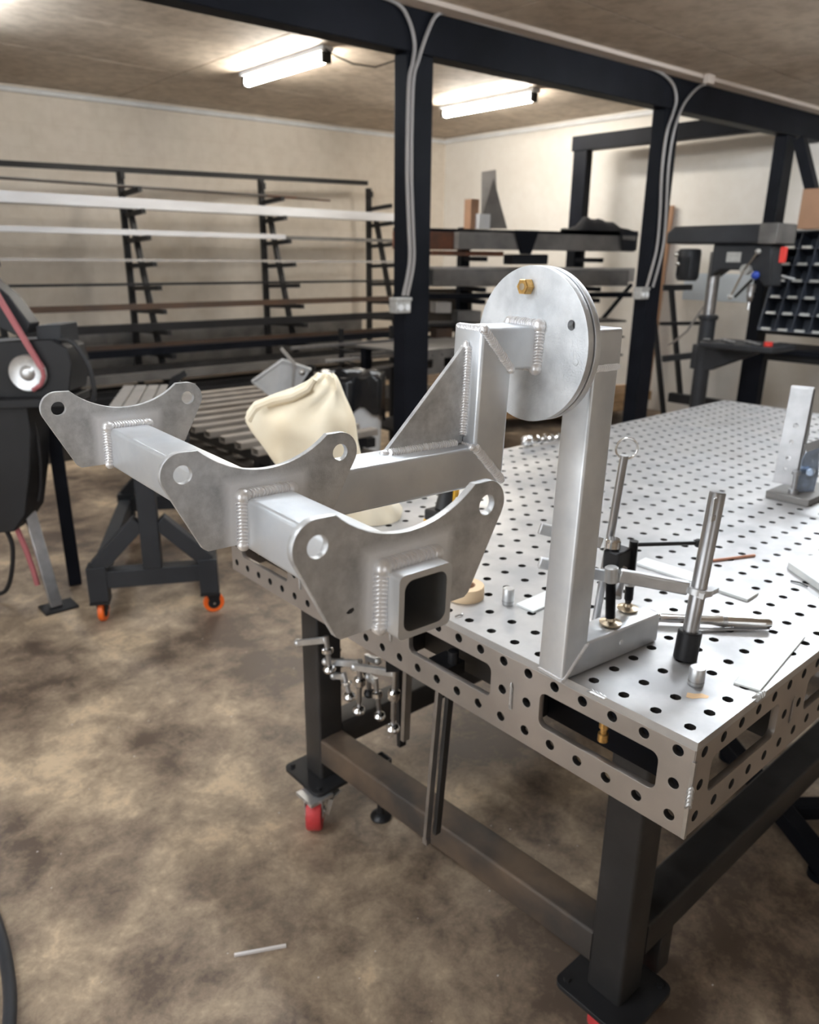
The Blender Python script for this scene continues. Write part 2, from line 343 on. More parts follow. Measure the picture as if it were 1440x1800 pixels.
def frame(o, x, y, z):
    return Matrix(((x[0], y[0], z[0], o[0]), (x[1], y[1], z[1], o[1]), (x[2], y[2], z[2], o[2]), (0, 0, 0, 1)))

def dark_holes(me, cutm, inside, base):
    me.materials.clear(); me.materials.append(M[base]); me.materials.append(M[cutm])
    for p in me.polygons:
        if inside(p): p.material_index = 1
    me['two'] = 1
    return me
ROOT = {}
def thing(name, label, cat, loc=(0,0,0), rz=0.0, group=None, mtx=None):
    o = bpy.data.objects.new(name, None); C.objects.link(o); o.empty_display_size = 0.05
    m = mtx if mtx is not None else Matrix.Translation(Vector(loc)) @ Matrix.Rotation(rz, 4, 'Z')
    o.matrix_world = m; o['label'] = label; o['category'] = cat
    if group: o['group'] = group
    ROOT[o.name] = m.copy(); return o
def part(name, g, m, parent=None, world=True, bev=0, smooth=35, label=None):
    me = g.mesh(name, smooth) if isinstance(g, MB) else g
    if not me.get('two'):
        me.materials.clear(); me.materials.append(M[m] if isinstance(m, str) else m)
    o = bpy.data.objects.new(name, me); C.objects.link(o)
    if parent is not None:
        mr = ROOT.get(parent.name)
        if world and mr is not None: me.transform(mr.inverted())
        o.parent = parent; ROOT[o.name] = mr.copy() if mr is not None else Matrix()
    if bev:
        b = o.modifiers.new('bevel', 'BEVEL'); b.width = bev; b.segments = 2; b.limit_method = 'ANGLE'; b.angle_limit = math.radians(40)
    if label: o['label'] = label
    return o
def single(name, g, m, label, cat, group=None, bev=0, origin=None, smooth=35):
    me = g.mesh(name, smooth) if isinstance(g, MB) else g
    me.materials.append(M[m])
    vsz = [v.co for v in me.vertices]
    c = Vector(origin) if origin else Vector((sum(v.x for v in vsz)/len(vsz), sum(v.y for v in vsz)/len(vsz), min(v.z for v in vsz)))
    me.transform(Matrix.Translation(-c))
    o = bpy.data.objects.new(name, me); C.objects.link(o); o.location = c; o['label'] = label; o['category'] = cat
    ROOT[o.name] = Matrix.Translation(c)
    if group: o['group'] = group
    if bev:
        b = o.modifiers.new('bevel', 'BEVEL'); b.width = bev; b.segments = 2; b.limit_method = 'ANGLE'; b.angle_limit = math.radians(40)
    return o
def struct(name, g, m, parent=None):
    me = g.mesh(name) if isinstance(g, MB) else g
    me.materials.append(M[m]); o = bpy.data.objects.new(name, me); C.objects.link(o); o['kind'] = 'structure'
    if parent: o.parent = parent
    ROOT[o.name] = Matrix(); return o
def dup(root, mtx, label=None, group=None):
    r = root.copy(); C.objects.link(r); r.matrix_world = mtx
    if label: r['label'] = label
    if group: r['group'] = group
    for ch in list(root.children):
        c = ch.copy(); C.objects.link(c); c.parent = r
        for g in ch.children:
            d = g.copy(); C.objects.link(d); d.parent = c
    return r

# ------------------------------------------------------------ the room
CZ = 2.9          # ceiling beyond the beam
CN = 2.656        # lower ceiling on the near side
by = lambda x: 2.7935-(x-2.146)*0.042      # front face of the beam
XW0, XW1, YW0 = -3.6, 6.38, -3.4
wy = lambda x: 7.574 + (x-1.407)*(7.233-7.574)/(5.571-1.407)
struct('floor', MB().box((XW0-.1, YW0-.1, -0.1), (XW1+.1, 8.2, 0)), 'floor')
def slab_x(x0, x1, f0, f1, z0, z1):
    return MB().add([(x0,f0(x0),z0),(x1,f0(x1),z0),(x1,f1(x1),z0),(x0,f1(x0),z0),(x0,f0(x0),z1),(x1,f0(x1),z1),(x1,f1(x1),z1),(x0,f1(x0),z1)],
            [(0,3,2,1),(4,5,6,7),(0,1,5,4),(1,2,6,5),(2,3,7,6),(3,0,4,7)])
ceil = struct('ceiling', slab_x(XW0-.1, XW1+.1, lambda x: by(x)+.108, lambda x: 8.2, CZ+.012, CZ+.1), 'ceil')
ceil2 = struct('ceiling', slab_x(XW0-.1, XW1+.1, lambda x: YW0-.1, lambda x: by(x), CN+.012, CN+.35), 'ceil')
struct('trim_4', slab_x(XW0-.1, XW1+.1, lambda x: by(x)+.001, lambda x: by(x)+.107, 2.634, CZ+.1), 'wallb')
for ix in range(5):
    x0 = XW0+ix*2.0; x1 = min(x0+1.986, XW1)
    for iy in range(6):
        ya = YW0+iy*1.13; yb = ya+1.116
        if iy == 5: part('ceiling_panel', slab_x(x0, x1, lambda x: ya, lambda x: by(x)-.001, CN, CN+.011), 'ceil', ceil2)
        else: part('ceiling_panel', MB().box((x0, ya, CN), (x1, yb, CN+.011)), 'ceil', ceil2)
    for iy in range(5):
        ya = 3.15+iy*1.0; yb = ya+.986
        if iy == 0: part('ceiling_panel', slab_x(x0, x1, lambda x: by(x)+.109, lambda x: yb, CZ, CZ+.011), 'ceil', ceil)
        else: part('ceiling_panel', MB().box((x0, ya, CZ), (x1, yb, CZ+.011)), 'ceil', ceil)
struct('wall_right', MB().box((XW1, YW0, 0), (XW1+.1, 7.9, CZ+.012)), 'wallr')
wb = MB(); wb.add([(XW0, wy(XW0), 0), (XW1+.1, wy(XW1+.1), 0), (XW1+.1, wy(XW1+.1), CZ+.012), (XW0, wy(XW0), CZ+.012), (XW0, wy(XW0)+.1, 0), (XW1+.1, wy(XW1+.1)+.1, 0), (XW1+.1, wy(XW1+.1)+.1, CZ+.012), (XW0, wy(XW0)+.1, CZ+.012)],
    [(0,1,2,3),(7,6,5,4),(0,4,5,1),(1,5,6,2),(2,6,7,3),(3,7,4,0)])
struct('wall_back', wb, 'wallb')
struct('wall_near', MB().box((XW0, YW0-.1, 0), (XW1, YW0, CZ+.012)), 'wallb')
struct('wall_left', MB().box((XW0-.1, YW0, 0), (XW0, 8.1, CZ+.012)), 'wallb')
struct('trim_1', MB().cyl((XW0, wy(XW0)-.03, CZ-.045), (XW1, wy(XW1)-.03, CZ-.045), .022, 10), 'white')
struct('trim_2', MB().cyl((XW1-.03, 2.78, CZ-.045), (XW1-.03, wy(XW1)-.04, CZ-.045), .022, 10), 'white')
# beam with posts
bm_ = MB()
def beamseg(x0, x1, z0, z1, d=.108):
    bm_.add([(x0,by(x0),z0),(x1,by(x1),z0),(x1,by(x1)+d,z0),(x0,by(x0)+d,z0),(x0,by(x0),z1),(x1,by(x1),z1),(x1,by(x1)+d,z1),(x0,by(x0)+d,z1)],
            [(0,3,2,1),(4,5,6,7),(0,1,5,4),(1,2,6,5),(2,3,7,6),(3,0,4,7)])
beamseg(XW0+.002, XW1-.002, 2.4455, 2.633)
single('ceiling_beam', bm_, 'blk', 'long black steel beam running just under the ceiling across the room', 'beam', bev=.004)
struct('trim_3', MB().bar((XW0, by(XW0)-.05, CN-.012), (XW1, by(XW1)-.05, CN-.012), .098, .022), 'trim')
tb = pk(1238, 138, 1, by(4.2)-.09)
single('junction_cover', MB().box((tb.x-.04, by(tb.x)-.14, CN-.055), (tb.x+.04, by(tb.x)-.10, CN-.001)), 'trim', 'small pinkish junction cover on the ceiling trim above the second post', 'electrical box', bev=.003)
def post(x0, label):
    y0 = by(x0)+.002; t = thing('support_post', label, 'post', (x0+.087, y0+.05, 0))
    part('post_body', MB().box((x0, y0, .012), (x0+.174, y0+.10, 2.4445)), 'blk', t, bev=.005)
    part('base_plate', MB().box((x0-.05, y0-.05, 0), (x0+.224, y0+.15, .012)), 'blk', t)
    return t
post(1.941, 'black steel post carrying the beam, nearest post with a socket box facing the camera')
post(4.120, 'second black steel post under the beam, right of the round aluminium discs')
# conduits: two flexible runs leave the beam and run down each post to a box
def conduit(pts, off, label):
    P = []
    for u, v in pts:
        x = 3.0
        for _ in range(4): q = pk(u, v, 1, by(x)-.013); x = q.x
        P.append(q)
    P = [p+Vector((off, 0, 0)) for p in P]; Q = []
    for i in range(len(P)-1):
        a = P[max(i-1, 0)]; b = P[i]; c = P[i+1]; d = P[min(i+2, len(P)-1)]
        for k in range(6):
            t = k/6; Q.append(0.5*((2*b)+(c-a)*t+(2*a-5*b+4*c-d)*t*t+(3*b-a-3*c+d)*t**3))
    Q.append(P[-1])
    single('conduit', MB().path(Q, .0098, 8), 'conduit', label, 'conduit')
conduit([(560, -34), (640, -14), (700, 6), (722, 36), (732, 76), (729, 110), (722, 150), (719, 300), (722, 400), (723, 462), (712, 520)], -.012, 'grey conduit from the beam left of the nearest post, bending down to its socket box')
conduit([(716, 520), (727, 462), (726, 400), (723, 300), (726, 150), (736, 104), (752, 56), (768, 26), (790, 24), (850, 42), (960, 70), (1060, 97), (1118, 112), (1160, 127), (1183, 148), (1189, 175), (1183, 200), (1172, 235), (1164, 300), (1160, 380), (1154, 440), (1137, 505)], 0, 'grey conduit running along the beam from the nearest post to the second post')
conduit([(1440, 196), (1380, 179), (1300, 160), (1250, 148), (1228, 152), (1205, 176), (1191, 205), (1181, 240), (1173, 300), (1169, 380), (1163, 440), (1146, 505)], .012, 'grey conduit from the right part of the beam, joining the second post')
def sockbox(u, v, label, dx):
    p = pk(u, v, 1, by(dx)-.034); t = thing('socket_box', label, 'electrical box', (p.x, p.y, p.z))
    part('box_body', MB().box((p.x-.05, p.y-.02, p.z-.042), (p.x+.05, p.y+.043, p.z+.034)), 'galv', t, bev=.005)
    part('cover_plate', MB().box((p.x-.055, p.y-.024, p.z+.020), (p.x+.055, p.y+.038, p.z+.038)), 'galv', t, bev=.003)
    for s in (-1, 1): part('socket', MB().cyl((p.x+s*.023, p.y-.026, p.z-.012), (p.x+s*.023, p.y-.018, p.z-.012), .017, 14), 'white', t)
sockbox(706, 536, 'galvanised double socket box low on the nearest black post', 2.0)
sockbox(1130, 515, 'galvanised double socket box on the second black post', 4.2)
# ceiling lights
def lamp(x, y0, y1, label, group=None, CZ=CZ, tm='tube_light'):
    t = thing('ceiling_light', label, 'light', (x, (y0+y1)/2, CZ), group=group)
    part('light_tray', MB().box((x-.05, y0-.03, CZ-.035), (x+.05, y1+.03, CZ-.001)), 'white', t, bev=.004)
    part('light_tube', MB().cyl((x, y0, CZ-.072), (x, y1, CZ-.072), .034, 12), tm, t)
    for y in (y0, y1): part('end_cap', MB().box((x-.036, y-.014, CZ-.106), (x+.036, y+.014, CZ-.036)), 'blk2', t)
    return t
LL = lamp(2.76, 4.62, 5.72, 'left tube light of the two hung under the tan ceiling beyond the beam')
lamp(4.88, 4.5, 5.62, 'right tube light under the tan ceiling beyond the beam, between the two posts')
gl = 'ceiling tube lights outside the picture'
for (x, y) in ((.4, .9), (2.5, .9), (4.7, .9), (.55, 5.15), (-1.7, .9)):
    lamp(x, y-.56, y+.56, 'tube light on the ceiling of the near half of the workshop, out of the picture', gl, CN if y < 3 else CZ, 'tube_cool')
Q = [pk(*p, 1, 4.55) for p in ((572, 86), (590, 98), (620, 112), (660, 118), (696, 106))]
part('power_cord', MB().path(Q, .006, 6), 'blk2', LL)

# ------------------------------------------------------------ fixture table
TZ = .91; IN = .0254
tbl = thing('fixture_table', 'steel welding table with a grid of round holes in its top and slotted sides', 'table', (0, 0, 0))
tm = MB(); nx, ny = 48, 24; HR = .0080
for i in range(nx):
    for j in range(ny):
        cx, cy = (2*i+1)*IN, (2*j+1)*IN; P = []
        for k in range(12):
            a = 2*PI*(k+.5)/12; c_, s_ = math.cos(a), math.sin(a); m_ = max(abs(c_), abs(s_)); P.append((cx+IN*c_/m_, cy+IN*s_/m_, TZ))
        # use square boundary points incl. corners
        sq = [(1,-.5),(1,.0),(1,.5),(1,1),(.0,1),(-1,1),(-1,.5),(-1,0),(-1,-.5),(-1,-1),(0,-1),(1,-1)]
        P = [(cx+IN*a, cy+IN*b, TZ) for a, b in sq]
        Hh = []
        for a, b in sq:
            an = math.atan2(b, a); Hh.append((cx+HR*math.cos(an), cy+HR*math.sin(an), TZ))
        Hl = [(x, y, TZ-.0125) for x, y, z in Hh]
        tm.add(P+Hh+Hl, [(k, (k+1) % 12, 12+(k+1) % 12, 12+k) for k in range(12)]+[(12+k, 12+(k+1) % 12, 24+(k+1) % 12, 24+k) for k in range(12)])
LX, LY = nx*2*IN, ny*2*IN
tm.add([(0,0,TZ),(LX,0,TZ),(LX,LY,TZ),(0,LY,TZ),(0,0,TZ-.0125),(LX,0,TZ-.0125),(LX,LY,TZ-.0125),(0,LY,TZ-.0125)], [(0,1,5,4),(1,2,6,5),(2,3,7,6),(3,0,4,7)])
me = bpy.data.meshes.new('table_top'); me.from_pydata([tuple(v) for v in tm.v], [], tm.f); me.update()
me.shade_smooth(); me.set_sharp_from_angle(angle=math.radians(35))
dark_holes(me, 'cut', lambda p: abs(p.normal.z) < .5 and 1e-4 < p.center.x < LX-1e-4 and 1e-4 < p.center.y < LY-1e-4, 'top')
part('table_top', me, 'top', tbl)
def side_panel(Ln, o, ux, nrm):
    ou = [(0.002, -.152), (Ln-.002, -.152), (Ln-.002, -.0135), (0.002, -.0135)]
    hs = []; n = int(round(Ln/(2*IN)))
    for k in range(n):
        x = (2*k+1)*IN; hs.append(circ(x, -.0252, HR, 16)); hs.append(circ(x, -.127, HR, 16))
        if (2*k+1) % 12 in (1, 11): hs.append(circ(x, -.0765, HR, 16))
    for k in range(int(round(Ln/(12*IN)))):
        a = k*12*IN; hs.append(rrect(a+2*IN, -.104, a+10*IN, -.045, .012))
    m_ = curve_plate('side_panel', ou, hs, .011, .0006)
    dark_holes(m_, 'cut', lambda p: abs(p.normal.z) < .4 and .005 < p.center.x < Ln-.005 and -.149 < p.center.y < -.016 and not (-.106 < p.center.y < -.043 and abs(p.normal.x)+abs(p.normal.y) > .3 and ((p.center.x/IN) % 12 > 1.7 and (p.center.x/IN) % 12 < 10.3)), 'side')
    m_.transform(frame(Vector(o)+Vector(nrm)*.0065, ux, (0,0,1), nrm)); return m_
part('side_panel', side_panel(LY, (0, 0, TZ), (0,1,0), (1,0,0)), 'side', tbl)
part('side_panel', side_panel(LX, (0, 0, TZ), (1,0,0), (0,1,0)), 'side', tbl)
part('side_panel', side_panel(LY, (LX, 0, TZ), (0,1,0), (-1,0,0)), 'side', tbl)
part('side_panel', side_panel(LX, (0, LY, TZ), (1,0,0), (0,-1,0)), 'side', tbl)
for k in range(1, 8): part('dark_backing_rib', MB().box((k*.3048-.004, .014, TZ-.145), (k*.3048+.004, LY-.014, TZ-.0135)), 'blk2', tbl)  # unseen dark ribs, added so the holes above look black
for k in range(1, 4): part('dark_backing_rib', MB().box((.014, k*.3048-.004, TZ-.146), (LX-.014, k*.3048+.004, TZ-.014)), 'blk2', tbl)
part('dark_backing_rib', MB().box((.085, .020, TZ-.147), (.093, .300, TZ-.0135)), 'blk', tbl); part('dark_backing_rib', MB().box((.085, .31, TZ-.147), (.093, LY-.014, TZ-.0135)), 'mill', tbl)  # near section coloured black so the first slot reads dark
part('dark_backing_rib', MB().box((.095, .085, TZ-.147), (.300, .093, TZ-.0135)), 'blk', tbl); part('dark_backing_rib', MB().box((.31, .085, TZ-.147), (LX-.014, .093, TZ-.0135)), 'blk', tbl)
for k_, (sx_, sy_) in enumerate(((.150, .0665),)):
    c0_ = pk(1219, 1217, 2, TZ); part('rust_stain', MB().prism([(-.016,-.006),(-.008,-.010),(.004,-.008),(.013,-.009),(.018,-.003),(.010,.004),(.0,.003),(-.010,.006)], (c0_.x-.004, c0_.y-.006, TZ+.0002), (.75,-.66,0), (.66,.75,0), (0,0,1), .0002), 'stain', tbl)
# interlocking tabs with welds
part('corner_seam', MB().box((-.0012, -.0012, TZ-.15), (.004, .004, TZ-.03)), 'steelbar', tbl)
part('corner_weld', MB().bead([(-.001, .0, TZ-.098), (-.001, .0, TZ-.066)], (-1, -1, 0), .0055, .006), 'zinc', tbl)
for y in (12.2*IN, 24*IN, 36*IN):
    part('tab_weld', MB().bead([(-.0005, y, TZ-.1), (-.0005, y, TZ-.058)], (-1, 0, 0), .0035, .008), 'zinc', tbl)
for x in (12*IN, 24*IN, 36*IN):
    part('tab_weld', MB().bead([(x, -.0005, TZ-.1), (x, -.0005, TZ-.058)], (0, -1, 0), .0025, .008), 'side', tbl)
part('edge_weld', MB().bead([(.001, .168, TZ-.002), (.001, .140, TZ-.002)], (-.6, 0, 1), .0045, .006), 'zinc', tbl)
part('edge_weld', MB().bead([(.158, .001, TZ-.001), (.184, .001, TZ-.001)], (0, -.6, 1), .0052, .006), 'zinc', tbl)
part('edge_weld', MB().bead([(.001, .50, TZ-.001), (.001, .47, TZ-.001)], (-.6, 0, 1), .0055, .006), 'zinc', tbl)
part('brass_fitting', MB().lathe([(.008,0),(.008,.012),(.005,.014),(.005,.020),(.0075,.022),(.0075,.034),(.004,.038)], (.024, .152, .822)), 'gold', tbl, label='small brass fitting inside the slot')
# legs and rails
def caster(p, d, wheel_m, r=.05, w=.032, hz=.115, brake=True, tintm='zinc'):
    """local: plate top at z=hz, wheel on ground"""
    t = MB()
    return t
LEGW = .0762
legs = [(.209, .170), (.165, 1.10), (2.16, .17), (2.16, 1.05)]
for (lx, ly) in legs:
    g = MB().sqtube((lx+LEGW/2, ly+LEGW/2, .122), (lx+LEGW/2, ly+LEGW/2, TZ-.148), LEGW, LEGW, .007, .005, up=(0,1,0))
    lg = part('leg', g, 'mill', tbl)
    cx, cy = lx+LEGW/2, ly+LEGW/2
    part('foot_plate', MB().prism(rrect(-.085, -.085, .085, .085, .02), (cx, cy, .11), (1,0,0), (0,1,0), (0,0,1), .011), 'blk2', tbl, bev=.001)
    part('mount_plate', MB().box((cx-.05, cy-.05, TZ-.1485), (cx+.05, cy+.05, TZ-.1465)), 'mill', tbl)
    # swivel caster in red
    a = math.radians(-42); fx = Vector((math.cos(a), math.sin(a), 0)); sd = Vector((-math.sin(a), math.cos(a), 0))
    if ly < .5: fx, sd = Vector((0,-1,0)), Vector((1,0,0))
    off = fx*-.02; wc = Vector((.128, 1.080, .054)) if (lx, ly) == legs[1] else Vector((cx, cy, .054))
    fk = MB()
    for s_ in (-1, 1): fk.prism([(-.022,-.01),(.022,-.01),(.036,.052),(-.036,.052)], wc+fx*(s_*.023)-fx*.0015, sd, (0,0,1), fx, .003)
    fk.box((wc.x-.036, wc.y-.036, .100), (wc.x+.036, wc.y+.036, .1095)); fko = part('caster', fk, 'zinc', tbl)
    part('caster_wheel', MB().lathe([(.036,-.020),(.050,-.020),(.0535,-.014),(.0535,.014),(.050,.020),(.036,.020)], wc, fx, 24), 'red', fko)
    part('caster_hub', MB().cyl(wc-fx*.019, wc+fx*.019, .034, 20).cyl(wc-fx*.028, wc+fx*.028, .008, 10), 'zinc', fko)
    lv = wc+fx*.032; part('brake_lever', MB().bar(lv+Vector((0,0,.03)), lv+fx*.03+sd*.03+Vector((0,0,.045)), .018, .004).bar(lv+fx*.0+Vector((0,0,-.01)), lv+fx*.012+Vector((0,0,.04)), .012, .012), 'zinc', fko)
    for (bx, by_) in ((-.065,-.065),(.065,-.065),(-.065,.065)):
        part('plate_bolt', MB().cyl((cx+bx, cy+by_, .1205), (cx+bx, cy+by_, .128), .007, 6), 'blk2', tbl)
for (x, y, lab) in ((.375, .195, 0), (.286, .99, 1), (2.0, .2, 0), (2.0, 1.1, 0)):
    g = MB().sqtube((x, y, .095), (x, y, .196), .045, .045, .004, .004, up=(0,1,0)); part('leveler_sleeve', g, 'mill', tbl)
    part('leveler_foot', MB().lathe([(.028,0),(.030,.006),(.026,.012),(.012,.018),(.010,.03),(.010,.12)], (x, y, 0)), 'blackox', tbl)
def rail(a, b, m='mill'):
    part('rail', MB().sqtube(a, b, LEGW, LEGW, .007, .005), m, tbl)
rail((.247, .170+LEGW, .212), (.203, 1.10, .212), 'rustrail'); rail((.209+LEGW, .208, .234), (2.16, .208, .234)); rail((.165+LEGW, 1.138, .234), (2.16, 1.088, .234)); rail((2.198, .246, .234), (2.198, 1.05, .234))
rail((.209+LEGW, .60, TZ-.19), (2.16, .60, TZ-.19)); part('rail', MB().sqtube((.247,.246,TZ-.19),(.203,1.10,TZ-.19), .05,.05,.005,.004), 'mill', tbl)

# ------------------------------------------------------------ the welded aluminium bracket
S = .0508; A2 = S/2
BR = Matrix(((0.9968692043528427, 0.07724254072861475, 0.016893173612988772), (-0.07680869773355391, 0.996732924238231, -0.02497802418087552), (-0.018767348385050023, 0.023602280425694944, 0.9995452561006436)))
BO = Vector((-0.08192175, 0.25138258, 1.39037582))
BM = Matrix.Translation(BO) @ BR.to_4x4()
bracket = thing('cradle_bracket', 'welded aluminium tube bracket with three cradle plates and a round flange, held beside the table', 'bracket', mtx=BM)
XA, HH, XM, AY = .0935, .1652-.0004, .3643, .0043
ADX = math.tan(math.radians(-2.8986))
aY = lambda x: AY + ADX*(-x-XA)
def lpart(name, g, m, rot=None, **k):      # built in bracket space
    return part(name, g, m, bracket, world=False, **k)
# main cross tube (own small rotation)
MAINM = Matrix.Translation((-.38972, 0, -.13978)) @ (Matrix.Rotation(math.radians(3.178), 4, 'Z') @ Matrix.Rotation(math.radians(-.5012), 4, 'X'))
def mpart(name, g, m, **k):
    o = lpart(name, g, m, **k); o.matrix_local = MAINM; return o
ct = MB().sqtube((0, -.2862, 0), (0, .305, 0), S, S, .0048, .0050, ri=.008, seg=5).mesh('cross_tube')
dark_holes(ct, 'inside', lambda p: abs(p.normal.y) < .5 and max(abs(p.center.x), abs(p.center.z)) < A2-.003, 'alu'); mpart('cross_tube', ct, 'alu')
mpart('end_cap', MB().prism(rrect(-A2+.0005, -A2+.0005, A2-.0005, A2-.0005, .0045), (0, .3052, 0), (1,0,0), (0,0,1), (0,1,0), .003), 'alu')  # unseen plug, added at the far end to darken the tube
def saddle(y, yaw):
    th = .0064; hx, hz, lr = .0802, .0539, .0200; kx, kz = .0656, .0735; tz = .0486
    sag = kz-tz; R_ = (kx*kx+sag*sag)/(2*sag); a0 = math.asin(kx/R_)
    ou = []
    for k in range(25):
        a = a0 - 2*a0*k/24; ou.append((R_*math.sin(a), tz+R_-R_*math.cos(a)))
    # left lobe : from kink to the tangent of the slanted side
    bx, bz = -.0638, -.0209
    dx, dz = -hx-bx, hz-bz; dd = math.hypot(dx, dz); base = math.atan2(dz, dx); al = math.acos(lr/dd)
    # tangent point angle on the lobe (outer side)
    ta = math.atan2(-dz, -dx) - al
    while ta < PI/2: ta += 2*PI
    a_start = PI/2+.05
    left = [(-hx+lr*math.cos(a_start+(ta-a_start)*k/14), hz+lr*math.sin(a_start+(ta-a_start)*k/14)) for k in range(15)]
    left += [(bx-.0015, bz+.003), (bx+.003, bz-.0003)]
    right = [(-x, z) for x, z in reversed(left)]
    ou = ou[:] + left + [(-A2-.0002, bz), (-A2-.0002, A2+.0002), (A2+.0002, A2+.0002), (A2+.0002, bz)] + right
    m_ = curve_plate('cradle_plate', ou, [circ(-hx, hz, .0083, 32), circ(hx, hz, .0083, 32)], th, .0005)
    m_.transform(frame((0, th/2, 0), (1,0,0), (0,0,1), (0,-1,0)))
    o = mpart('cradle_plate', m_, 'plate')
    o.matrix_local = MAINM @ Matrix.Translation((0, y, 0)) @ Matrix.Rotation(math.radians(yaw), 4, 'Z')
    wdg = MB(); e = A2+.0015
    # dime stacked fillet weld up the left side, across the top
    wdg.bead([(-e, -.0022, -.0215), (-e, -.0022, e-.004)], (-.6, -.8, 0), .0074, .0034, flat=.8)
    wdg.bead([(-e+.003, -.0022, e), (e-.003, -.0022, e)], (0, -.8, .6), .0070, .0034, flat=.8)
    wdg.sph((-e+.0008, -.002, e-.0008), .0076, 12); wdg.sph((e-.002, -.0015, e-.001), .0070, 12); wdg.sph((-e, -.001, -.0205), .0066, 12)
    w = mpart('weld_bead', wdg, 'weld', smooth=60)
    w.matrix_local = MAINM @ Matrix.Translation((0, y, 0)) @ Matrix.Rotation(math.radians(yaw*.3), 4, 'Z')
    return o
saddle(-.2655, .0555); saddle(-.0599, -2.6); saddle(.2849, -1.3358)
# lower arm, riser and stub: mitred tubes
H0 = -HH
def AP(x, z): return Vector((x, aY(x), z))
p_low0 = AP(-XM-.0, H0+A2); p_low1 = AP(-XA+A2, H0+A2)
lpart('lower_arm', MB().sqtube(p_low0, p_low1, S, S, .0045, .0050, n0=(1, .0, 0), n1=(1, 0, 1)), 'alu')
p_r0 = Vector((-XA+A2, AY, H0+A2)); p_r1 = Vector((-XA+A2, AY, 0))
lpart('riser', MB().sqtube(p_r0, p_r1, S, S, .0045, .0050, up=(0,1,0), n0=(1,0,1), n1=(1,0,1)), 'alu')
lpart('stub_tube', MB().sqtube((-XA+A2, AY, 0), (-.0004, AY-.0, 0), S, S, .0045, .0050, n0=(1,0,1)), 'alu')
yf = AY-A2-.0008; xl = -XA; xr = -XA+S
def mitre_line(za, zb_, xa_, xb_, k=7):
    return [(xa_+(xb_-xa_)*i/k, yf, za+(zb_-za)*i/k) for i in range(k+1)]
lpart('weld_bead', MB().bead(mitre_line(A2-.001, -A2+.001, xl+.001, xr-.001), (0,-1,0), .0064, .0033, flat=.5), 'weld', smooth=60)
lpart('weld_bead', MB().bead(mitre_line(H0+S-.001, H0+.002, xl+.001, xr-.001), (0,-1,0), .0064, .0033, flat=.5), 'weld', smooth=60)
lpart('weld_bead', MB().bead([(xl+.002, AY-A2+.004, A2-.001), (xl+.002, AY+A2-.004, A2-.001)], (-.7,0,.7), .0046, .0033, flat=.5), 'weld', smooth=60)
lpart('weld_bead', MB().bead([(xl+.0005, AY-A2+.003, H0+S), (xl+.0005, AY+A2-.003, H0+S)], (-.7,0,.7), .0040, .0033, flat=.6), 'weld', smooth=60)
# gusset
gz0 = H0+S; gm = MB(); gy = AY-.0030
gm.prism([(xl-.001, gz0+.001), (-.2075, gz0+.001), (-.2075, gz0+.004), (-.1015, .0015), (xl-.001, .0015)], (0, gy, 0), (1,0,0), (0,0,1), (0,1,0), .006)
lpart('gusset_plate', gm, 'plate', bev=.0006)
def gw(s):
    y_ = gy-.0008 if s < 0 else gy+.0068
    return MB().bead([(-.2055, y_, gz0+.0015), (xl-.012, y_, gz0+.0015)], (0, s*.7, .7), .0064, .0033, flat=.8).bead([(xl-.0012, y_, gz0+.010), (xl-.0012, y_, .002)], (-.7, s*.7, 0), .0064, .0033, flat=.8)
lpart('weld_bead', gw(-1), 'weld', smooth=60); lpart('weld_bead', gw(1), 'weld', smooth=60)
for c_, r_, q_ in (((-.2065, gy+.003, gz0+.001), .0058, (1.3, 1, .7)), ((xl-.002, gy+.003, .003), .0052, (.7, 1, 1.2)), ((xl-.004, yf+.002, gz0+.0), .0045, (1, 1, 1)), ((xl+.003, yf+.002, A2-.002), .0058, (1, 1, 1)), ((xr-.002, yf, -A2+.001), .0050, (1, 1, 1))):
    lpart('weld_bead', MB().sph(c_, r_, 12, q_), 'weld', smooth=60)
# round flange
DR = .0938; bolt_y, bolt_z = .0042, .0697
dm = curve_plate('round_flange', circ(0, 0, DR, 96), [circ(bolt_y+.0043, bolt_z-.0011, .0068, 24), circ(-.069+.0043, .0309-.0011, .0058, 24)], .0095, .0006)
dm.transform(frame((.00475, -.0043, .0011), (0,1,0), (0,0,1), (1,0,0)))
lpart('round_flange', dm, 'disc')
ws = MB(); e = A2+.0012
ws.bead([(-.0015, AY-e, -e+.002), (-.0015, AY-e, e-.003)], (-.7,-.7,0), .0085, .0036, flat=.8)
ws.bead([(-.0015, AY-e+.003, e), (-.0015, AY+e-.003, e)], (-.7,0,.7), .0082, .0036, flat=.8)
ws.sph((-.002, AY-e+.001, e-.001), .0092, 12).sph((-.002, AY+e-.001, e-.001), .0084, 12).sph((-.002, AY-e+.001, -e+.001), .0084, 12)
ws.bead([(-.0012, AY-e+.003, -e), (-.0012, AY+e-.003, -e)], (-.7,0,-.7), .0050, .0034, flat=.8)
ws.bead([(-.0012, AY+e, -e+.003), (-.0012, AY+e, e-.003)], (-.7,.7,0), .0050, .0034, flat=.8)
lpart('weld_bead', ws, 'weld', smooth=60)
# rosette marks: the little ring weld on the flange
lpart('plug_weld', MB().lathe([(.0042,0),(.0040,.0006),(.002,.0009)], (-.0000, -.0815, -.0097), (-1,0,0), 16), 'disc')
# paint fleck on the front plate
fl = MB(); fo = [(.0,.0),(.003,.0022),(.0062,.0026),(.0068,.0004),(.0045,-.0012),(.0015,-.0012)]
fl.prism(fo, (0,0,0), (1,0,0), (0,0,1), (0,-1,0), .0003)
f_ = mpart('dark_fleck', fl, 'dark_hole'); f_.matrix_local = MAINM @ Matrix.Translation((-.0685+.012, -.26555, -.0015))

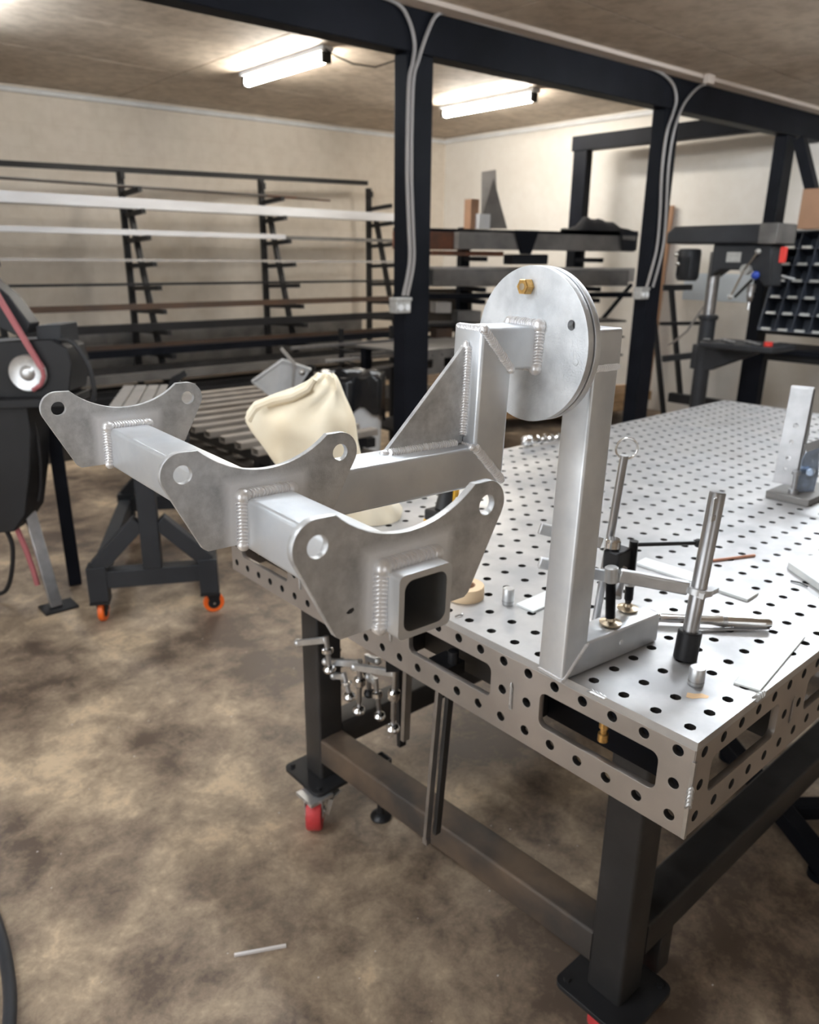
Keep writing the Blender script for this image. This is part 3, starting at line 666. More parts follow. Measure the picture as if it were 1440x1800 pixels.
# ------------------------------------------------------------ the stand on the table
SY = math.radians(-5.4242); SO = Vector((-.015, .2043, TZ+.0005)); sb = .0492; LEANX, LEANY = .0465, .0187
SMX = Matrix.Translation(SO) @ Matrix.Rotation(SY, 4, 'Z')
stand = thing('flange_stand', 'upright aluminium square tube stand with foot tube and round flange, clamped to the table corner', 'stand', mtx=SMX)
def spart(name, g, m, **k): return part(name, g, m, stand, world=False, **k)
ZB, ZT = .447, .500
ax = Vector((LEANX, LEANY, 1.0))
spart('upright', MB().sqtube(Vector((sb/2, sb/2, sb/2)), Vector((sb/2, sb/2, 0))+ax*ZB, sb, sb, .0045, .0048, up=(0,1,0), n0=(-1,0,1)), 'alu')
spart('foot_tube', MB().sqtube((sb/2, sb/2, sb/2), (.2166, sb/2, sb/2), sb, sb, .0045, .0048, n0=(-1,0,1)), 'alu')
spart('end_plate', MB().prism(rrect(-sb/2+.001, -sb/2+.001, sb/2-.001, sb/2-.001, .006), (.2168, sb/2, sb/2), (0,1,0), (0,0,1), (1,0,0), .002), 'alu')
spart('weld_bead', MB().bead([(.0015, -.0006, .001), (sb-.001, -.0006, sb-.001)], (0,-1,0), .0042, .0036, flat=.45), 'weld', smooth=60)
spart('weld_bead', MB().bead([(.0003, .002, .0022), (.0003, sb-.002, .0022)], (-1,0,-.6), .0036, .0036, flat=.6), 'weld', smooth=60)
stx = LEANX*ZB; sty = LEANY*ZB
# position of rear flange from bracket
inv = SMX.inverted()
back = inv @ (BM @ Vector((.0130, -.0043, .0011))); nax = (inv.to_3x3() @ (BM.to_3x3() @ Vector((1,0,0)))).normalized()
rear = back + nax*.0095
spart('stub_tube', MB().sqtube(Vector((rear.x, sty+sb/2, ZB+.0016+sb/2)), (sb+stx, sty+sb/2, ZB+.0016+sb/2), sb, sb, .0045, .0048, n0=nax), 'alu')
spart('weld_bead', MB().bead([(stx+.002, sty-.0006, ZB+.001), (stx+sb-.001, sty-.0006, ZB+.001)], (0,-1,0), .0050, .0036, flat=.5), 'weld', smooth=60)
spart('weld_bead', MB().bead([(rear.x+.001, sty-.0006+.002, ZB+.004), (rear.x+.001, sty+.001, ZB+sb)], (-1,-1,0), .0046, .0036, flat=.6), 'weld', smooth=60)
dm2 = curve_plate('round_flange', circ(0, 0, DR, 96), [circ(bolt_y+.0043, bolt_z-.0011, .0068, 24), circ(-.069+.0043, .0309-.0011, .0058, 24)], .0095, .0006)
zz = UZ; dm2.transform(inv @ BM @ frame((.01775, -.0043, .0011), (0,1,0), (0,0,1), (1,0,0)))
spart('round_flange', dm2, 'disc')
sp_ = MB().lathe([(.030, 0), (.030, .0034)], (.00955, -.0043, .0011), (1,0,0), 32)
me_ = sp_.mesh('spacer'); me_.transform(inv @ BM); spart('spacer', me_, 'disc')
spart('lit_hole_disc', MB().cyl((.1275, -.0008, .026), (.1275, .002, .026), .0042, 14), 'weld')  # pale disc painted in for light showing through a hole
# bolt
bo = BM @ Vector((0, bolt_y, bolt_z)); bq = BM.to_3x3() @ Vector((-1,0,0))
bt = thing('flange_bolt', 'yellow zinc plated hex bolt through the upper part of the round flanges', 'bolt', bo)
part('bolt_head', MB().lathe([(.0090,0),(.0098,0.0006),(.0098,.0105),(.0088,.0116)], bo+bq*.0003, bq, 6), 'gold', bt, smooth=20)
part('head_mark', MB().lathe([(.0030,.0117),(.0042,.0119),(.0030,.0120)], bo+bq*.0003, bq, 16), 'bronze', bt)
part('shank', MB().cyl(bo+bq*.0004, bo-bq*.030, .0062, 16), 'gold', bt)
part('nut', MB().lathe([(.0095,0),(.0095,.008)], bo-bq*.0232, -bq, 6), 'gold', bt, smooth=20)

# ------------------------------------------------------------ things on the table
def disc_pin(u, v, r, h, label, g):
    p = pk(u, v, 2, TZ); t = thing('table_stop_pin', label, 'pin', p, group=g)
    part('pin_body', MB().lathe([(r-.0012,.0003),(r,.002),(r,h-.002),(r-.0012,h)], p, (0,0,1), 24), 'zinc', t)
    part('pin_groove', MB().lathe([(r+.0002,.006),(r+.0003,.0072),(r+.0002,.0085)], p, (0,0,1), 24), 'steelbar', t)
disc_pin(893, 1062, .0105, .031, 'short bright round stop pin standing left of the stand upright', 'stop pins')
disc_pin(1223, 1203, .0115, .028, 'short bright round stop pin near the table corner, in front of the black clamp collar', 'stop pins')
def quad_plate(name, pts, t, m, label, cat, group=None, lift=.0004, extra=None):
    P = [pk(u, v, 2, TZ+t) for u, v in pts]; n = len(P)
    g = MB().add([(p.x, p.y, TZ+lift) for p in P]+[(p.x, p.y, TZ+lift+t) for p in P], [tuple(range(n-1,-1,-1)), tuple(range(n,2*n))]+[(i,(i+1)%n,n+(i+1)%n,n+i) for i in range(n)])
    return single(name, g, m, label, cat, group, bev=.0006)
quad_plate('flat_bar', [(1117, 989), (1135, 980), (1334, 1042), (1315, 1054)], .005, 'palebar', 'pale aluminium flat bar lying behind the tall clamp shaft', 'bar')
quad_plate('flat_bar', [(1290, 1200), (1337, 1214), (1416, 1119), (1371, 1108)], .003, 'palebar', 'thin pale aluminium strip lying beside the near right edge of the table', 'bar')
quad_plate('flat_bar', [(908, 1061), (938, 1075), (1012, 1042), (980, 1030)], .004, 'palebar', 'short pale aluminium strip poking out left from behind the stand upright', 'bar')
quad_plate('steel_plate', [(1386, 988), (1398, 978), (1500, 972), (1500, 1066)], .014, 'palebar', 'thick pale steel plate cut off by the right edge of the picture', 'plate')
pa, pb = pk(1240, 987, 2, TZ+.003), pk(1327, 976, 2, TZ+.003)
single('copper_rod', MB().cyl(pa, pb, .0028, 10), 'copper', 'thin copper coloured rod lying on the table behind the tall clamp shaft', 'rod')
# ratchet wrench
wa, wb_ = pk(1160, 1086, 2, TZ+.012), pk(1356, 1096, 2, TZ+.012); wdv = (wb_-wa).normalized(); wl = (wb_-wa).length
wr = thing('ratchet_wrench', 'chrome ratchet wrench lying on the table behind the stand foot', 'wrench', (wa+wb_)/2-Vector((0,0,.012)))
part('handle', MB().lathe([(.006,0),(.0075,.004),(.0075,wl*.48),(.0095,wl*.52),(.0095,wl*.93),(.0085,wl*.97),(.006,wl)], wa, wdv, 18), 'chrome', wr)
part('grip_ring', MB().lathe([(.0102,wl*.56),(.0105,wl*.58),(.0102,wl*.60)], wa, wdv, 18), 'steelbar', wr)
hd = wa-wdv*.02
part('ratchet_head', MB().lathe([(.014,-.009),(.018,-.007),(.018,.007),(.014,.009)], hd, (0,0,1), 20).cyl(hd, wa, .008, 12), 'chrome', wr)
sh = pk(1200, 1108, 2, TZ+.004); sh2 = pk(1352, 1104, 2, TZ+.004)
single('feeler_strip', MB().bar(sh, sh2, .007, .002), 'steelbar', 'thin grey steel strip lying in front of the chrome wrench', 'strip')
# curl of wire
for (u, v, lab, k) in ((1270, 1021, 'short dark wire scrap on the table left of the thick steel plate', .02), (1110, 1040, '', 0)):
    if not lab: continue
    p = pk(u+120, v, 2, TZ+.002); q = pk(u+150, v+10, 2, TZ+.002); single('wire_scrap', MB().path([p, (p+q)/2+Vector((.004,0,.001)), q], .0016, 6), 'blackox', lab, 'wire')
p = pk(800, 1084, 2, TZ+.002); single('wire_scrap', MB().path([p, p+Vector((.006,-.004,.003)), p+Vector((.014,-.004,.0)), p+Vector((.018,-.001,.002))], .0014, 6), 'steelbar', 'tiny curl of metal at the table edge just right of the open tube end', 'wire')

# clamp A : thick shaft in black collar
ca = pk(1204, 1158, 2, TZ); ta = Vector((ca.x+.034, ca.y+.002, TZ+.263))
axA = (ta-ca).normalized()
clA = thing('table_clamp', 'clamp with thick bright steel shaft in a black collar, its pad on the stand foot', 'clamp', ca)
part('collar', MB().lathe([(.0165,.0),(.018,.0015),(.018,.044),(.0165,.046)], ca+Vector((0,0,.0005)), axA, 24), 'blackox', clA)
part('shaft', MB().lathe([(.0118,.046),(.0118,.262),(.0105,.264)], ca, axA, 24), 'steelbar', clA)
part('shaft_flat', MB().box((-.0035,-.0125,.235),(.0035,-.0108,.262)).box((-.006,-.0135,.228),(.006,-.011,.236)), 'zinc', clA, world=False)
pA = Vector((.109, .213, TZ+.0005+sb+.0005))
armA = ca+axA*.112
topA = Vector((pA.x-.001, pA.y+.006, pA.z+.082))
part('arm_ring', MB().lathe([(.017,-.004),(.021,-.004),(.021,.005),(.017,.005)], armA, axA, 20).bar(armA+Vector((-.018,-.012,0)), armA+Vector((.032,-.010,-.004)), .012, .008), 'zinc', clA)
dirA = (topA-armA); part('arm', MB().bar(armA+dirA*.12, armA+dirA*.92, .013, .021), 'zinc', clA, bev=.003)
part('arm_nut', MB().lathe([(.008,-.012),(.0105,-.010),(.0105,.012),(.008,.014)], topA, (pA-topA).normalized(), 14), 'zinc', clA)
def spindle(top, foot, r, cl):
    d = (foot-top); L_ = d.length; d.normalize(); g = MB(); prof = []
    n = int(L_/.0022)
    for i in range(n): prof += [(r, .001+i*L_*.85/n), (r*.82, .001+(i+.5)*L_*.85/n)]
    prof += [(r*.6, L_*.9), (r*.6, L_-.004)]
    part('spindle', g.lathe(prof, top, d, 14), 'blackox', cl)
    part('pad', MB().lathe([(.0135,.0),(.0165,.0015),(.017,.004),(.012,.0055),(.0075,.007),(.006,.011),(.0035,.0125)], foot, (0,0,1), 24), 'bronze', cl)
spindle(topA-Vector((0,0,.012)), pA, .0078, clA)
# clamp B : thin rod with ring, black spindle with tee handle
pB = Vector((.174, .225, TZ+.0005+sb+.0005))
pl_n = Vector((0,1,0)); hB = lambda u, v: pkp(u, v, (.19, .25, 1))
rb_t, rb_b = hB(1098, 800), hB(1083, 1012)
clB = thing('table_clamp', 'clamp with thin rod ended by a wire ring and black screw with long tee handle', 'clamp', (rb_b.x, rb_b.y, TZ))
base = Vector((rb_b.x+.0, rb_b.y+.03, TZ)); rb_b2 = Vector((base.x, base.y, TZ+.0005))
part('rod', MB().cyl(rb_b2, rb_t, .0066, 16), 'steelbar', clB)
rc = hB(1102, 789); part('ring', MB().path([rc + Rh*(.0165*math.cos(a*PI/12)) + UZ*(.0165*math.sin(a*PI/12)) for a in range(24)], .0018, 8, closed=True), 'chrome', clB)
bt_ = Vector((pB.x, pB.y+.002, pB.z+.118)); spindle(bt_, pB, .0072, clB)
h0, h1 = bt_+Vector((-.006,0,-.006)), bt_+Vector((.118,-.045,-.02)); part('tee_handle', MB().cyl(h0, h1, .0032, 10).sph(h1, .0075, 12), 'blackox', clB)
blk = bt_+Vector((-.022,.012,-.028)); part('slide_block', MB().box(blk-Vector((.02,.014,.016)), blk+Vector((.02,.014,.016))), 'blackox', clB, bev=.003)
part('collar_nut', MB().lathe([(.010,0),(.0125,.003),(.0125,.014),(.010,.017)], blk+Vector((-.008,.006,.016)), (0,0,1), 14), 'chrome', clB)
l0 = blk+Vector((-.03,.012,.03)); l1 = l0+Vector((-.09,.05,.03)); part('arm', MB().bar(l0, l1, .008, .018), 'zinc', clB, bev=.002)
lv0 = blk+Vector((0,-.012,-.012)); part('lever', MB().cyl(lv0, lv0+Vector((-.035,-.014,-.035)), .0065, 12, .009), 'steelbar', clB)
part('arm_nut', MB().lathe([(.008,-.010),(.010,-.008),(.010,.008),(.008,.010)], pB+Vector((0,.001,.052)), (0,0,1), 14), 'zinc', clB)
part('arm', MB().bar(pB+Vector((-.020,.018,.055)), pB+Vector((-.12,.09,.085)), .010, .018), 'alu', clB, bev=.002)

# cordless drill (body behind the bracket)
dp = pk(782, 918, 2, TZ); dr = thing('cordless_drill', 'black and yellow cordless drill standing on the table behind the front cradle plate', 'drill', dp)
part('battery', MB().box((dp.x-.04, dp.y-.03, TZ+.0005), (dp.x+.04, dp.y+.03, TZ+.035)), 'dark_hole', dr, bev=.006)
part('battery_band', MB().box((dp.x-.0405, dp.y-.0305, TZ+.003), (dp.x+.0405, dp.y+.0305, TZ+.010)), 'yellow', dr, bev=.002)
part('grip', MB().path([(dp.x, dp.y, TZ+.034), (dp.x+.005, dp.y, TZ+.07), (dp.x+.014, dp.y, TZ+.12)], [.024, .019, .02], 14), 'dark_hole', dr)
part('grip_panel', MB().bar((dp.x+.005, dp.y-.019, TZ+.045), (dp.x+.014, dp.y-.020, TZ+.115), .010, .006).bar((dp.x+.022, dp.y-.012, TZ+.06), (dp.x+.028, dp.y-.014, TZ+.115), .006, .010), 'yellow', dr)
part('motor_body', MB().lathe([(.020,0),(.026,.008),(.028,.05),(.028,.10),(.022,.125),(.016,.13),(.016,.165),(.008,.17)], (dp.x+.07, dp.y-.02, TZ+.140), (-.9,.35,0), 20), 'yellow', dr)
tp = pk(818, 1049, 2, TZ); trl = thing('tape_roll', 'roll of tan tape lying flat on the table, half hidden by the front cradle plate', 'tape', tp)
part('tape', MB().lathe([(.018,.0003),(.033,.0003),(.034,.002),(.034,.022),(.033,.024),(.018,.024),(.018,.0003)], tp, (0,0,1), 28), 'tan', trl)
part('core', MB().lathe([(.016,.0004),(.0178,.0004),(.0178,.0236),(.016,.0236),(.016,.0004)], tp, (0,0,1), 28), 'card', trl)

# cream paper bag
cb = Vector((.25, .97, TZ)); rings = [(912, 540, 706), (896, 530, 708), (872, 518, 690), (850, 508, 668), (828, 500, 642), (800, 478, 634), (778, 463, 629), (757, 446, 627), (738, 434, 624), (722, 435, 618), (708, 446, 612), (695, 478, 606), (682, 515, 601), (671, 538, 597), (662, 550, 592), (656, 556, 586)]
bgm = MB(); nseg = 40; P = []; 
for ri, (v, ul, ur) in enumerate(rings):
    a = pkp(ul, v, cb); b = pkp(ur, v, cb); c = (a+b)/2; hw = (b-a).length/2; f = ri/(len(rings)-1)
    dep = .085*(1-.15*f) if f < .55 else max(.012, .078*(1-f)/.45*.8+.01)
    for k in range(nseg):
        t = 2*PI*k/nseg; ct, st = math.cos(t), math.sin(t)
        se = lambda x, e: math.copysign(abs(x)**e, x)
        cr_ = .006*math.sin(5*t+ri*1.3)+.005*math.sin(9*t-ri*.9)+.004*random.uniform(-1, 1)
        cr_ *= (0.3 if ri < 1 else 1)
        q = c + Rh*(hw*se(ct, .8)) + Fh*((dep+cr_)*se(st, .7)); q.z = max(q.z, TZ+.001)
        if ri == 0: q.z = TZ+.001
        P.append(q)
R_n = len(rings)
F_ = [(i*nseg+k, i*nseg+(k+1) % nseg, (i+1)*nseg+(k+1) % nseg, (i+1)*nseg+k) for i in range(R_n-1) for k in range(nseg)]
F_ += [tuple(range(nseg-1, -1, -1)), tuple(range((R_n-1)*nseg, R_n*nseg))]
bgm.add(P, F_)
bg = thing('paper_bag', 'crumpled cream paper bag standing on the far left corner of the table', 'bag', cb)
part('bag_body', bgm, 'bag', bg, smooth=50)
fa, fb, fc = pkp(551, 664, cb-Fh*.02), pkp(590, 662, cb-Fh*.02), pkp(440, 735, cb-Fh*.06)
part('folded_rim', MB().path([pkp(u, v, cb-Fh*(.045)) for u, v in ((437,738),(452,716),(482,704),(514,697),(541,683),(553,666))], [.010,.013,.013,.012,.011,.008], 10), 'bag', bg)

# twisted auger at the far edge
au0, au1 = Vector((1.07, 1.195, TZ+.020)), Vector((1.30, 1.150, TZ+.020)); aug = thing('auger_bit', 'bright twisted auger bit lying near the far edge of the table', 'drill bit', (1.17, 1.17, TZ))
part('bit_head', MB().sph(au0, .019, 12, (1.2,1,1)), 'chrome', aug)
hx_ = MB(); dv = (au1-au0); nrm_ = dv.normalized(); sx_ = nrm_.cross(UZ).normalized(); sy_ = sx_.cross(nrm_)
for s in (0, PI): hx_.path([au0+dv*(k/60)+(sx_*math.cos(k*.42+s)+sy_*math.sin(k*.42+s))*.010 for k in range(61)], .0062, 6)
part('flutes', hx_, 'chrome', aug)

# upright jig at the right of the table
jz = TZ; jB = [pk(1359, 847, 2, TZ+.035), pk(1397, 853, 2, TZ+.035)]
jn = (jB[1]-jB[0]).normalized(); jn.z = 0; jn.normalize(); jb = Vector((-jn.y, jn.x, 0));
if jb.dot(Fh) < 0: jb = -jb
jig = thing('angle_jig', 'upright steel angle jig with blued bracket and dark base, right part of the table', 'jig', (jB[0]+jB[1])/2-Vector((0,0,.035)))
w_ = (jB[1]-jB[0]).length; lean = (pkp(1391, 681, jB[0]+jb*.02, jb)-jB[0])
hgt = lean.z; o0 = Vector((jB[0].x, jB[0].y, TZ+.035)); upv = (lean).normalized()
jp = curve_plate('jig_face', [(0,0),(w_,0),(w_,hgt),(0,hgt)], [circ(w_*.5, hgt*.28, .006, 14), circ(w_*.5, hgt*.45, .005, 14), circ(w_*.55, hgt*.62, .006, 14), circ(w_*.45, hgt*.16, .004, 12)], .008, .0006)
jp.transform(frame(o0, jn, (lean/hgt), jb)); part('jig_face', jp, 'steelbar', jig)
part('side_flange', MB().prism([(0,0),(.06,0),(.05,hgt*.5),(.006,hgt)], o0+jn*(w_-.004), jb, lean/hgt, jn, .007), 'grey', jig)
part('top_cap', MB().bar(o0+lean+jn*.0+jb*.006, o0+lean+jn*w_+jb*.006, .02, .008), 'zinc', jig)
part('blued_bracket', MB().prism([(.0,-.03),(.05,-.03),(.055,.03),(.045,.10),(.02,.115),(.0,.07)], o0+jn*(w_+.006), jn*.7+jb*.7, (0,0,1), jb, .010).cyl(o0+jn*(w_+.03)+UZ*.04-jb*.006, o0+jn*(w_+.03)+UZ*.04+jb*.02, .010, 14), 'bluesteel', jig, bev=.002)
bs_ = (o0+jn*(w_+.01)); part('jig_base', MB().box((bs_.x-.05, bs_.y-.05, TZ+.0006), (bs_.x+.14, bs_.y+.06, TZ+.018)), 'grey', jig, bev=.002)
part('clamp_screw', MB().lathe([(.012,0),(.012,.012),(.006,.014),(.006,.05),(.011,.052),(.011,.060)], o0+jn*(w_+.002)-jb*.02-UZ*.018, (0,0,1), 14), 'steelbar', jig)
part('link_bar', MB().bar(o0+jn*(w_+.01)+UZ*.10, o0+jn*(w_+.10)+UZ*.15, .01, .02), 'grey', jig)

# ------------------------------------------------------------ hanging clamps under the table
def hang(u0, v0, u1, v1, xp, hu, hv, label, m='chrome'):
    a, b = pk(u0, v0, 0, xp), pk(u1, v1, 0, xp); t = thing('hanging_clamp', label, 'clamp', a, group='clamps hung under the table')
    d = (b-a); L_ = d.length; d.normalize()
    part('screw', MB().lathe([(.0065,0),(.0065,L_*.8),(.005,L_*.82),(.005,L_*.92)], a, d, 12), 'steelbar', t)
    part('screw_nut', MB().lathe([(.010,L_*.33),(.0145,L_*.36),(.0145,L_*.46),(.010,L_*.5)], a, d, 14), m, t)
    part('pad', MB().sph(b-d*.006, .0165, 12, (1,1,.8)), m, t)
    h = pk(hu, hv, 0, xp); part('slide_arm', MB().bar(a+d*.01, h, .014, .016), 'zinc', t, bev=.002)
    part('arm_end', MB().sph(h, .011, 10), 'zinc', t)
hang(633, 1160, 631, 1252, .15, 573, 1163, 'chrome clamp hung under the table with its arm pointing left, middle of the row')
hang(694, 1176, 691, 1284, .13, 624, 1172, 'longest chrome clamp hung under the table, right end of the row')
hang(573, 1118, 580, 1180, .13, 524, 1130, 'chrome clamp hung under the table, left end of the row, nearest the leg')
hang(604, 1182, 616, 1228, .20, 587, 1188, 'small clamp with round pad hung low under the table, just right of the leg')
hang(645, 1150, 650, 1222, .30, 664, 1162, 'dark clamp hung under the table behind the middle chrome one', 'blackox')
hang(585, 1128, 600, 1168, .26, 545, 1141, 'dark clamp hung at the back left under the table, arm pointing left', 'blackox')
hang(660, 1192, 668, 1262, .26, 648, 1190, 'slim clamp hung under the table between the middle and longest chrome clamps')
single('clamp_rack_bar', MB().bar((.10, .72, .668), (.34, 1.02, .668), .03, .03).box((.11,.70,.66),(.14,.76,.76)).box((.31,.98,.66),(.34,1.02,.76)), 'blk2', 'dark bar under the table top that the small clamps hang from', 'rack')
for k, (u0, v0, u1, v1) in enumerate(((718, 1150, 712, 1300), (703, 1165, 706, 1310))):
    a, b = pk(u0, v0, 0, .24), pk(u1, v1, 0, .24)
    single('hanging_bar', MB().bar(a, b, .012, .020, up=(1,0,0)), ['steelbar', 'blackox'][k], ['bright flat bar hanging under the table beside the longest clamp', 'black flat bar hanging under the table behind the longest clamp'][k], 'bar')
fa, fb = pk(776, 1170, 0, .03), pk(750, 1476, 0, .03)
fc = thing('bar_clamp', 'long bar clamp hanging from the table side down across the lower rail', 'clamp', fa)
part('bar', MB().bar(fa, fb, .008, .014, up=(1,0,0)), 'steelbar', fc, bev=.001)
fo_ = Vector((.016, -.012, -.004)); part('bar_spine', MB().bar(fa+fo_, fb+fo_+Vector((0,0,.02)), .009, .014, up=(1,0,0)), 'mill', fc)
part('clamp_head', MB().box(fa+Vector((-.012,-.03,-.012)), fa+Vector((.03,.02,.012))).cyl(fa+Vector((.01,-.02,.0)), fa+Vector((.01,-.02,.035)), .010, 12), 'blackox', fc)
part('bar_tip', MB().box(fb+Vector((-.006,-.006,-.008)), fb+Vector((.006,.006,.006))), 'steelbar', fc)

# ------------------------------------------------------------ floor bits
a, b = pk(412, 1679, 2, .004), pk(503, 1662, 2, .004)
single('welding_rod_stub', MB().bar(a, b, .006, .006), 'rod', 'short white stick lying alone on the concrete floor in front', 'rod')
P = [(-.62, 1.75), (-.60, 1.55), (-.60, 1.33), (-.615, 1.15), (-.65, 1.0), (-.72, .84), (-.86, .70), (-1.0, .62)]
Q = []
for i in range(len(P)-1):
    a = P[max(i-1,0)]; b = P[i]; c = P[i+1]; d = P[min(i+2,len(P)-1)]
    for k in range(5):
        t = k/5; Q.append([0.5*((2*b[j])+(c[j]-a[j])*t+(2*a[j]-5*b[j]+4*c[j]-d[j])*t*t+(3*b[j]-a[j]-3*c[j]+d[j])*t**3) for j in (0,1)]+[.0145])
single('floor_hose', MB().path([(p[0]-.025, p[1], .0145) for p in Q], .0135, 12), 'cartgrey', 'dark grey rubber hose on the floor at the lower left', 'hose')
sf = thing('black_foot_frame', 'black steel floor frame beyond the table legs at the right edge', 'frame', (1.1, .2, 0))
part('foot_bar', MB().bar((1.30, .50, .045), (.98, .06, .045), .05, .05), 'blk', sf, bev=.004)
part('foot_bar', MB().bar((1.12, .25, .045), (1.40, .02, .045), .045, .045), 'blk', sf, bev=.004)
part('foot_pad', MB().cyl((1.0, .09, 0), (1.0, .09, .02), .03, 16), 'blk', sf); part('foot_pad', MB().cyl((1.29, .48, 0), (1.29, .48, .02), .03, 16), 'blk', sf)

dbm = MB()
for k in range(70):
    x_, y_ = random.uniform(-.5, .9), random.uniform(.1, 2.6); r_ = random.uniform(.0010, .0024)
    dbm.add([(x_-r_, y_-r_, .0004), (x_+r_*1.6, y_-r_*.4, .0004), (x_, y_+r_, .0004), (x_, y_, r_)], [(0,2,1), (0,1,3), (1,2,3), (2,0,3)])
db = single('metal_flecks', dbm, 'rod', 'tiny pale metal flecks scattered on the concrete floor', 'debris'); db['kind'] = 'stuff'
# ------------------------------------------------------------ grey pedestal cart with orange casters
fx = Vector((.883, -.469, 0)); fy = Vector((.469, .883, 0))
ctm = frame(Vector((.148, 2.70, 0)), fx, fy, (0,0,1)); CWd, CL = .45, 1.05
cart = thing('pedestal_cart', 'dark grey steel pedestal cart with orange casters and slotted top plate', 'cart', mtx=ctm)
def cp(n, g, m, **k): return part(n, g, m, cart, world=False, **k)
for j, y in enumerate((0, CL)):
    cp('cross_beam', MB().bar((.03, y, .20), (CWd-.03, y, .20), .07, .075), 'cartgrey', bev=.003)
    for x in (0, CWd): cp('corner_leg', MB().bar((x, y, .105), (x, y, .26), .078, .078, up=(0,1,0)), 'cartgrey', bev=.003)
    cp('column', MB().bar((CWd/2, y, .238), (CWd/2, y, .80), .075, .075, up=(0,1,0)), 'cartgrey', bev=.003)
    for s in (-1, 1): cp('diagonal_brace', MB().bar((CWd/2+s*.04, y, .44), (CWd/2+s*(CWd/2-.0), y, .25), .06, .065), 'cartgrey', bev=.003)
for x in (0, CWd): cp('side_beam', MB().bar((x, .04, .20), (x, CL-.04, .20), .06, .07), 'cartgrey', bev=.003)
for ix in range(6):
    
    for iy in range(7): cp('top_plate', MB().box((CWd/2-.19+ix*.0635, -.10+iy*.186, .802), (CWd/2-.19+ix*.0635+.056, .078+iy*.186, .822)), 'lgrey', bev=.002)
for y in (0, .35, .7, CL): cp('top_bearer', MB().box((CWd/2-.19, y-.03, .775), (CWd/2+.19, y+.03, .8015)), 'cartgrey')
for (x, y, sw) in ((0, 0, 80), (CWd, 0, 12), (0, CL, 40), (CWd, CL, 60)):
    a = math.radians(sw); d = Vector((math.cos(a), math.sin(a), 0)); ax_ = Vector((-d.y, d.x, 0)); wc = Vector((x, y, .045))+d*.012
    fk = MB()
    for s_ in (-1, 1): fk.prism([(-.016,-.008),(.016,-.008),(.03,.045),(-.03,.045)], wc+ax_*(s_*.017)-ax_*.001, d, (0,0,1), ax_, .002)
    fk.box((x-.04, y-.04, .0925), (x+.04, y+.04, .1045)); fko = cp('caster', fk, 'blk2')
    part('caster_wheel', MB().lathe([(.026,-.012),(.042,-.012),(.045,-.008),(.045,.008),(.042,.012),(.026,.012)], wc, ax_, 24), 'orange', fko, world=False)
    part('caster_hub', MB().cyl(wc-ax_*.013, wc+ax_*.013, .027, 18), 'dark_hole', fko, world=False); part('axle', MB().cyl(wc-ax_*.022, wc+ax_*.022, .006, 10), 'chrome', fko, world=False)
# clamp-like grip on top right of the cart
gp = pkp(322, 690, (.9, 4.3, 0)); 
single('grip_handle', MB().bar(pkp(305, 668, (.80, 3.3, 0)), pkp(328, 655, (.80, 3.3, 0)), .03, .03).bar(pkp(302, 688, (.80, 3.3, 0)), pkp(310, 668, (.80, 3.3, 0)), .03, .05), 'blk2', 'dark swivel grip sticking up at the right side of the cart top', 'grip')

# ------------------------------------------------------------ band saw at the left
sp0 = Vector((-.05, 3.05, 0)); S_ = lambda u, v, d=0: pkp(u, v, sp0+Fh*d)
saw = thing('belt_machine', 'dark machine on splayed legs at the left edge, with pink belt and bright pulley', 'machine', S_(40, 1000)*Vector((1,1,0)) if False else (S_(40,1000).x, S_(40,1000).y, 0))
def slab(name, pts, d0, d1, m, bev=.004):
    A_ = [S_(u, v, 0) + Fh*d0 for u, v in pts]; B_ = [p+Fh*(d1-d0) for p in A_]; n = len(A_)
    return part(name, MB().add(A_+B_, [tuple(range(n)), tuple(range(2*n-1, n-1, -1))]+[(i, n+i, n+(i+1)%n, (i+1)%n) for i in range(n)]), m, saw, bev=bev)
slab('gear_housing', [(-60, 604), (84, 598), (112, 612), (122, 640), (118, 690), (96, 703), (-60, 700)], .02, .20, 'blk2')
slab('motor_box', [(52, 575), (95, 572), (100, 612), (55, 618)], .05, .22, 'cartgrey')
slab('belt_guard', [(-40, 480), (8, 520), (46, 570), (40, 588), (18, 590), (-40, 560)], .03, .12, 'cartgrey')
slab('lower_housing', [(-80, 700), (48, 716), (54, 760), (52, 830), (44, 905), (24, 935), (-80, 945)], .0, .18, 'blk2')
slab('work_table', [(-60, 702), (124, 697), (126, 712), (-60, 718)], -.04, .20, 'blk2')
pc_ = S_(45, 657, -.01)
part('pulley', MB().lathe([(.066,0),(.074,.004),(.064,.012),(.074,.020),(.070,.024),(.054,.018),(.032,.016),(.024,.026),(.012,.03)], pc_+Fh*.03, -Fh, 32), 'zinc', saw)
part('belt', MB().bar(S_(-16, 500, 0), S_(74, 648, 0), .016, .020).path([S_(74,648,0), S_(77,662,0), S_(72,676,0), S_(58,686,0)], .009, 8), 'pink', saw)
part('leg', MB().bar(S_(92, 745, .2), Vector((S_(131, 1012, .25).x, S_(131, 1012, .25).y, .006)), .055, .05), 'blk', saw, bev=.003)
pf = pk(100, 1070, 2, .0); part('leg', MB().bar(S_(52, 900, .1), Vector((pf.x, pf.y, .01)), .05, .02), 'steelbar', saw, bev=.002, label='bare steel angle leg')
part('leg_foot', MB().box((pf.x-.06, pf.y-.05, 0), (pf.x+.08, pf.y+.06, .010)), 'blk2', saw)
pf2 = pk(20, 1085, 2, 0); part('leg', MB().bar(S_(-20, 930, .1), Vector((pf2.x-.3, pf2.y, .006)), .05, .05), 'blk', saw)
part('red_strap', MB().path([S_(28, 925, .05), S_(44, 962, .05), S_(58, 1000, .05), S_(66, 1028, .05)], .012, 8), 'pink', saw, label='red strap')
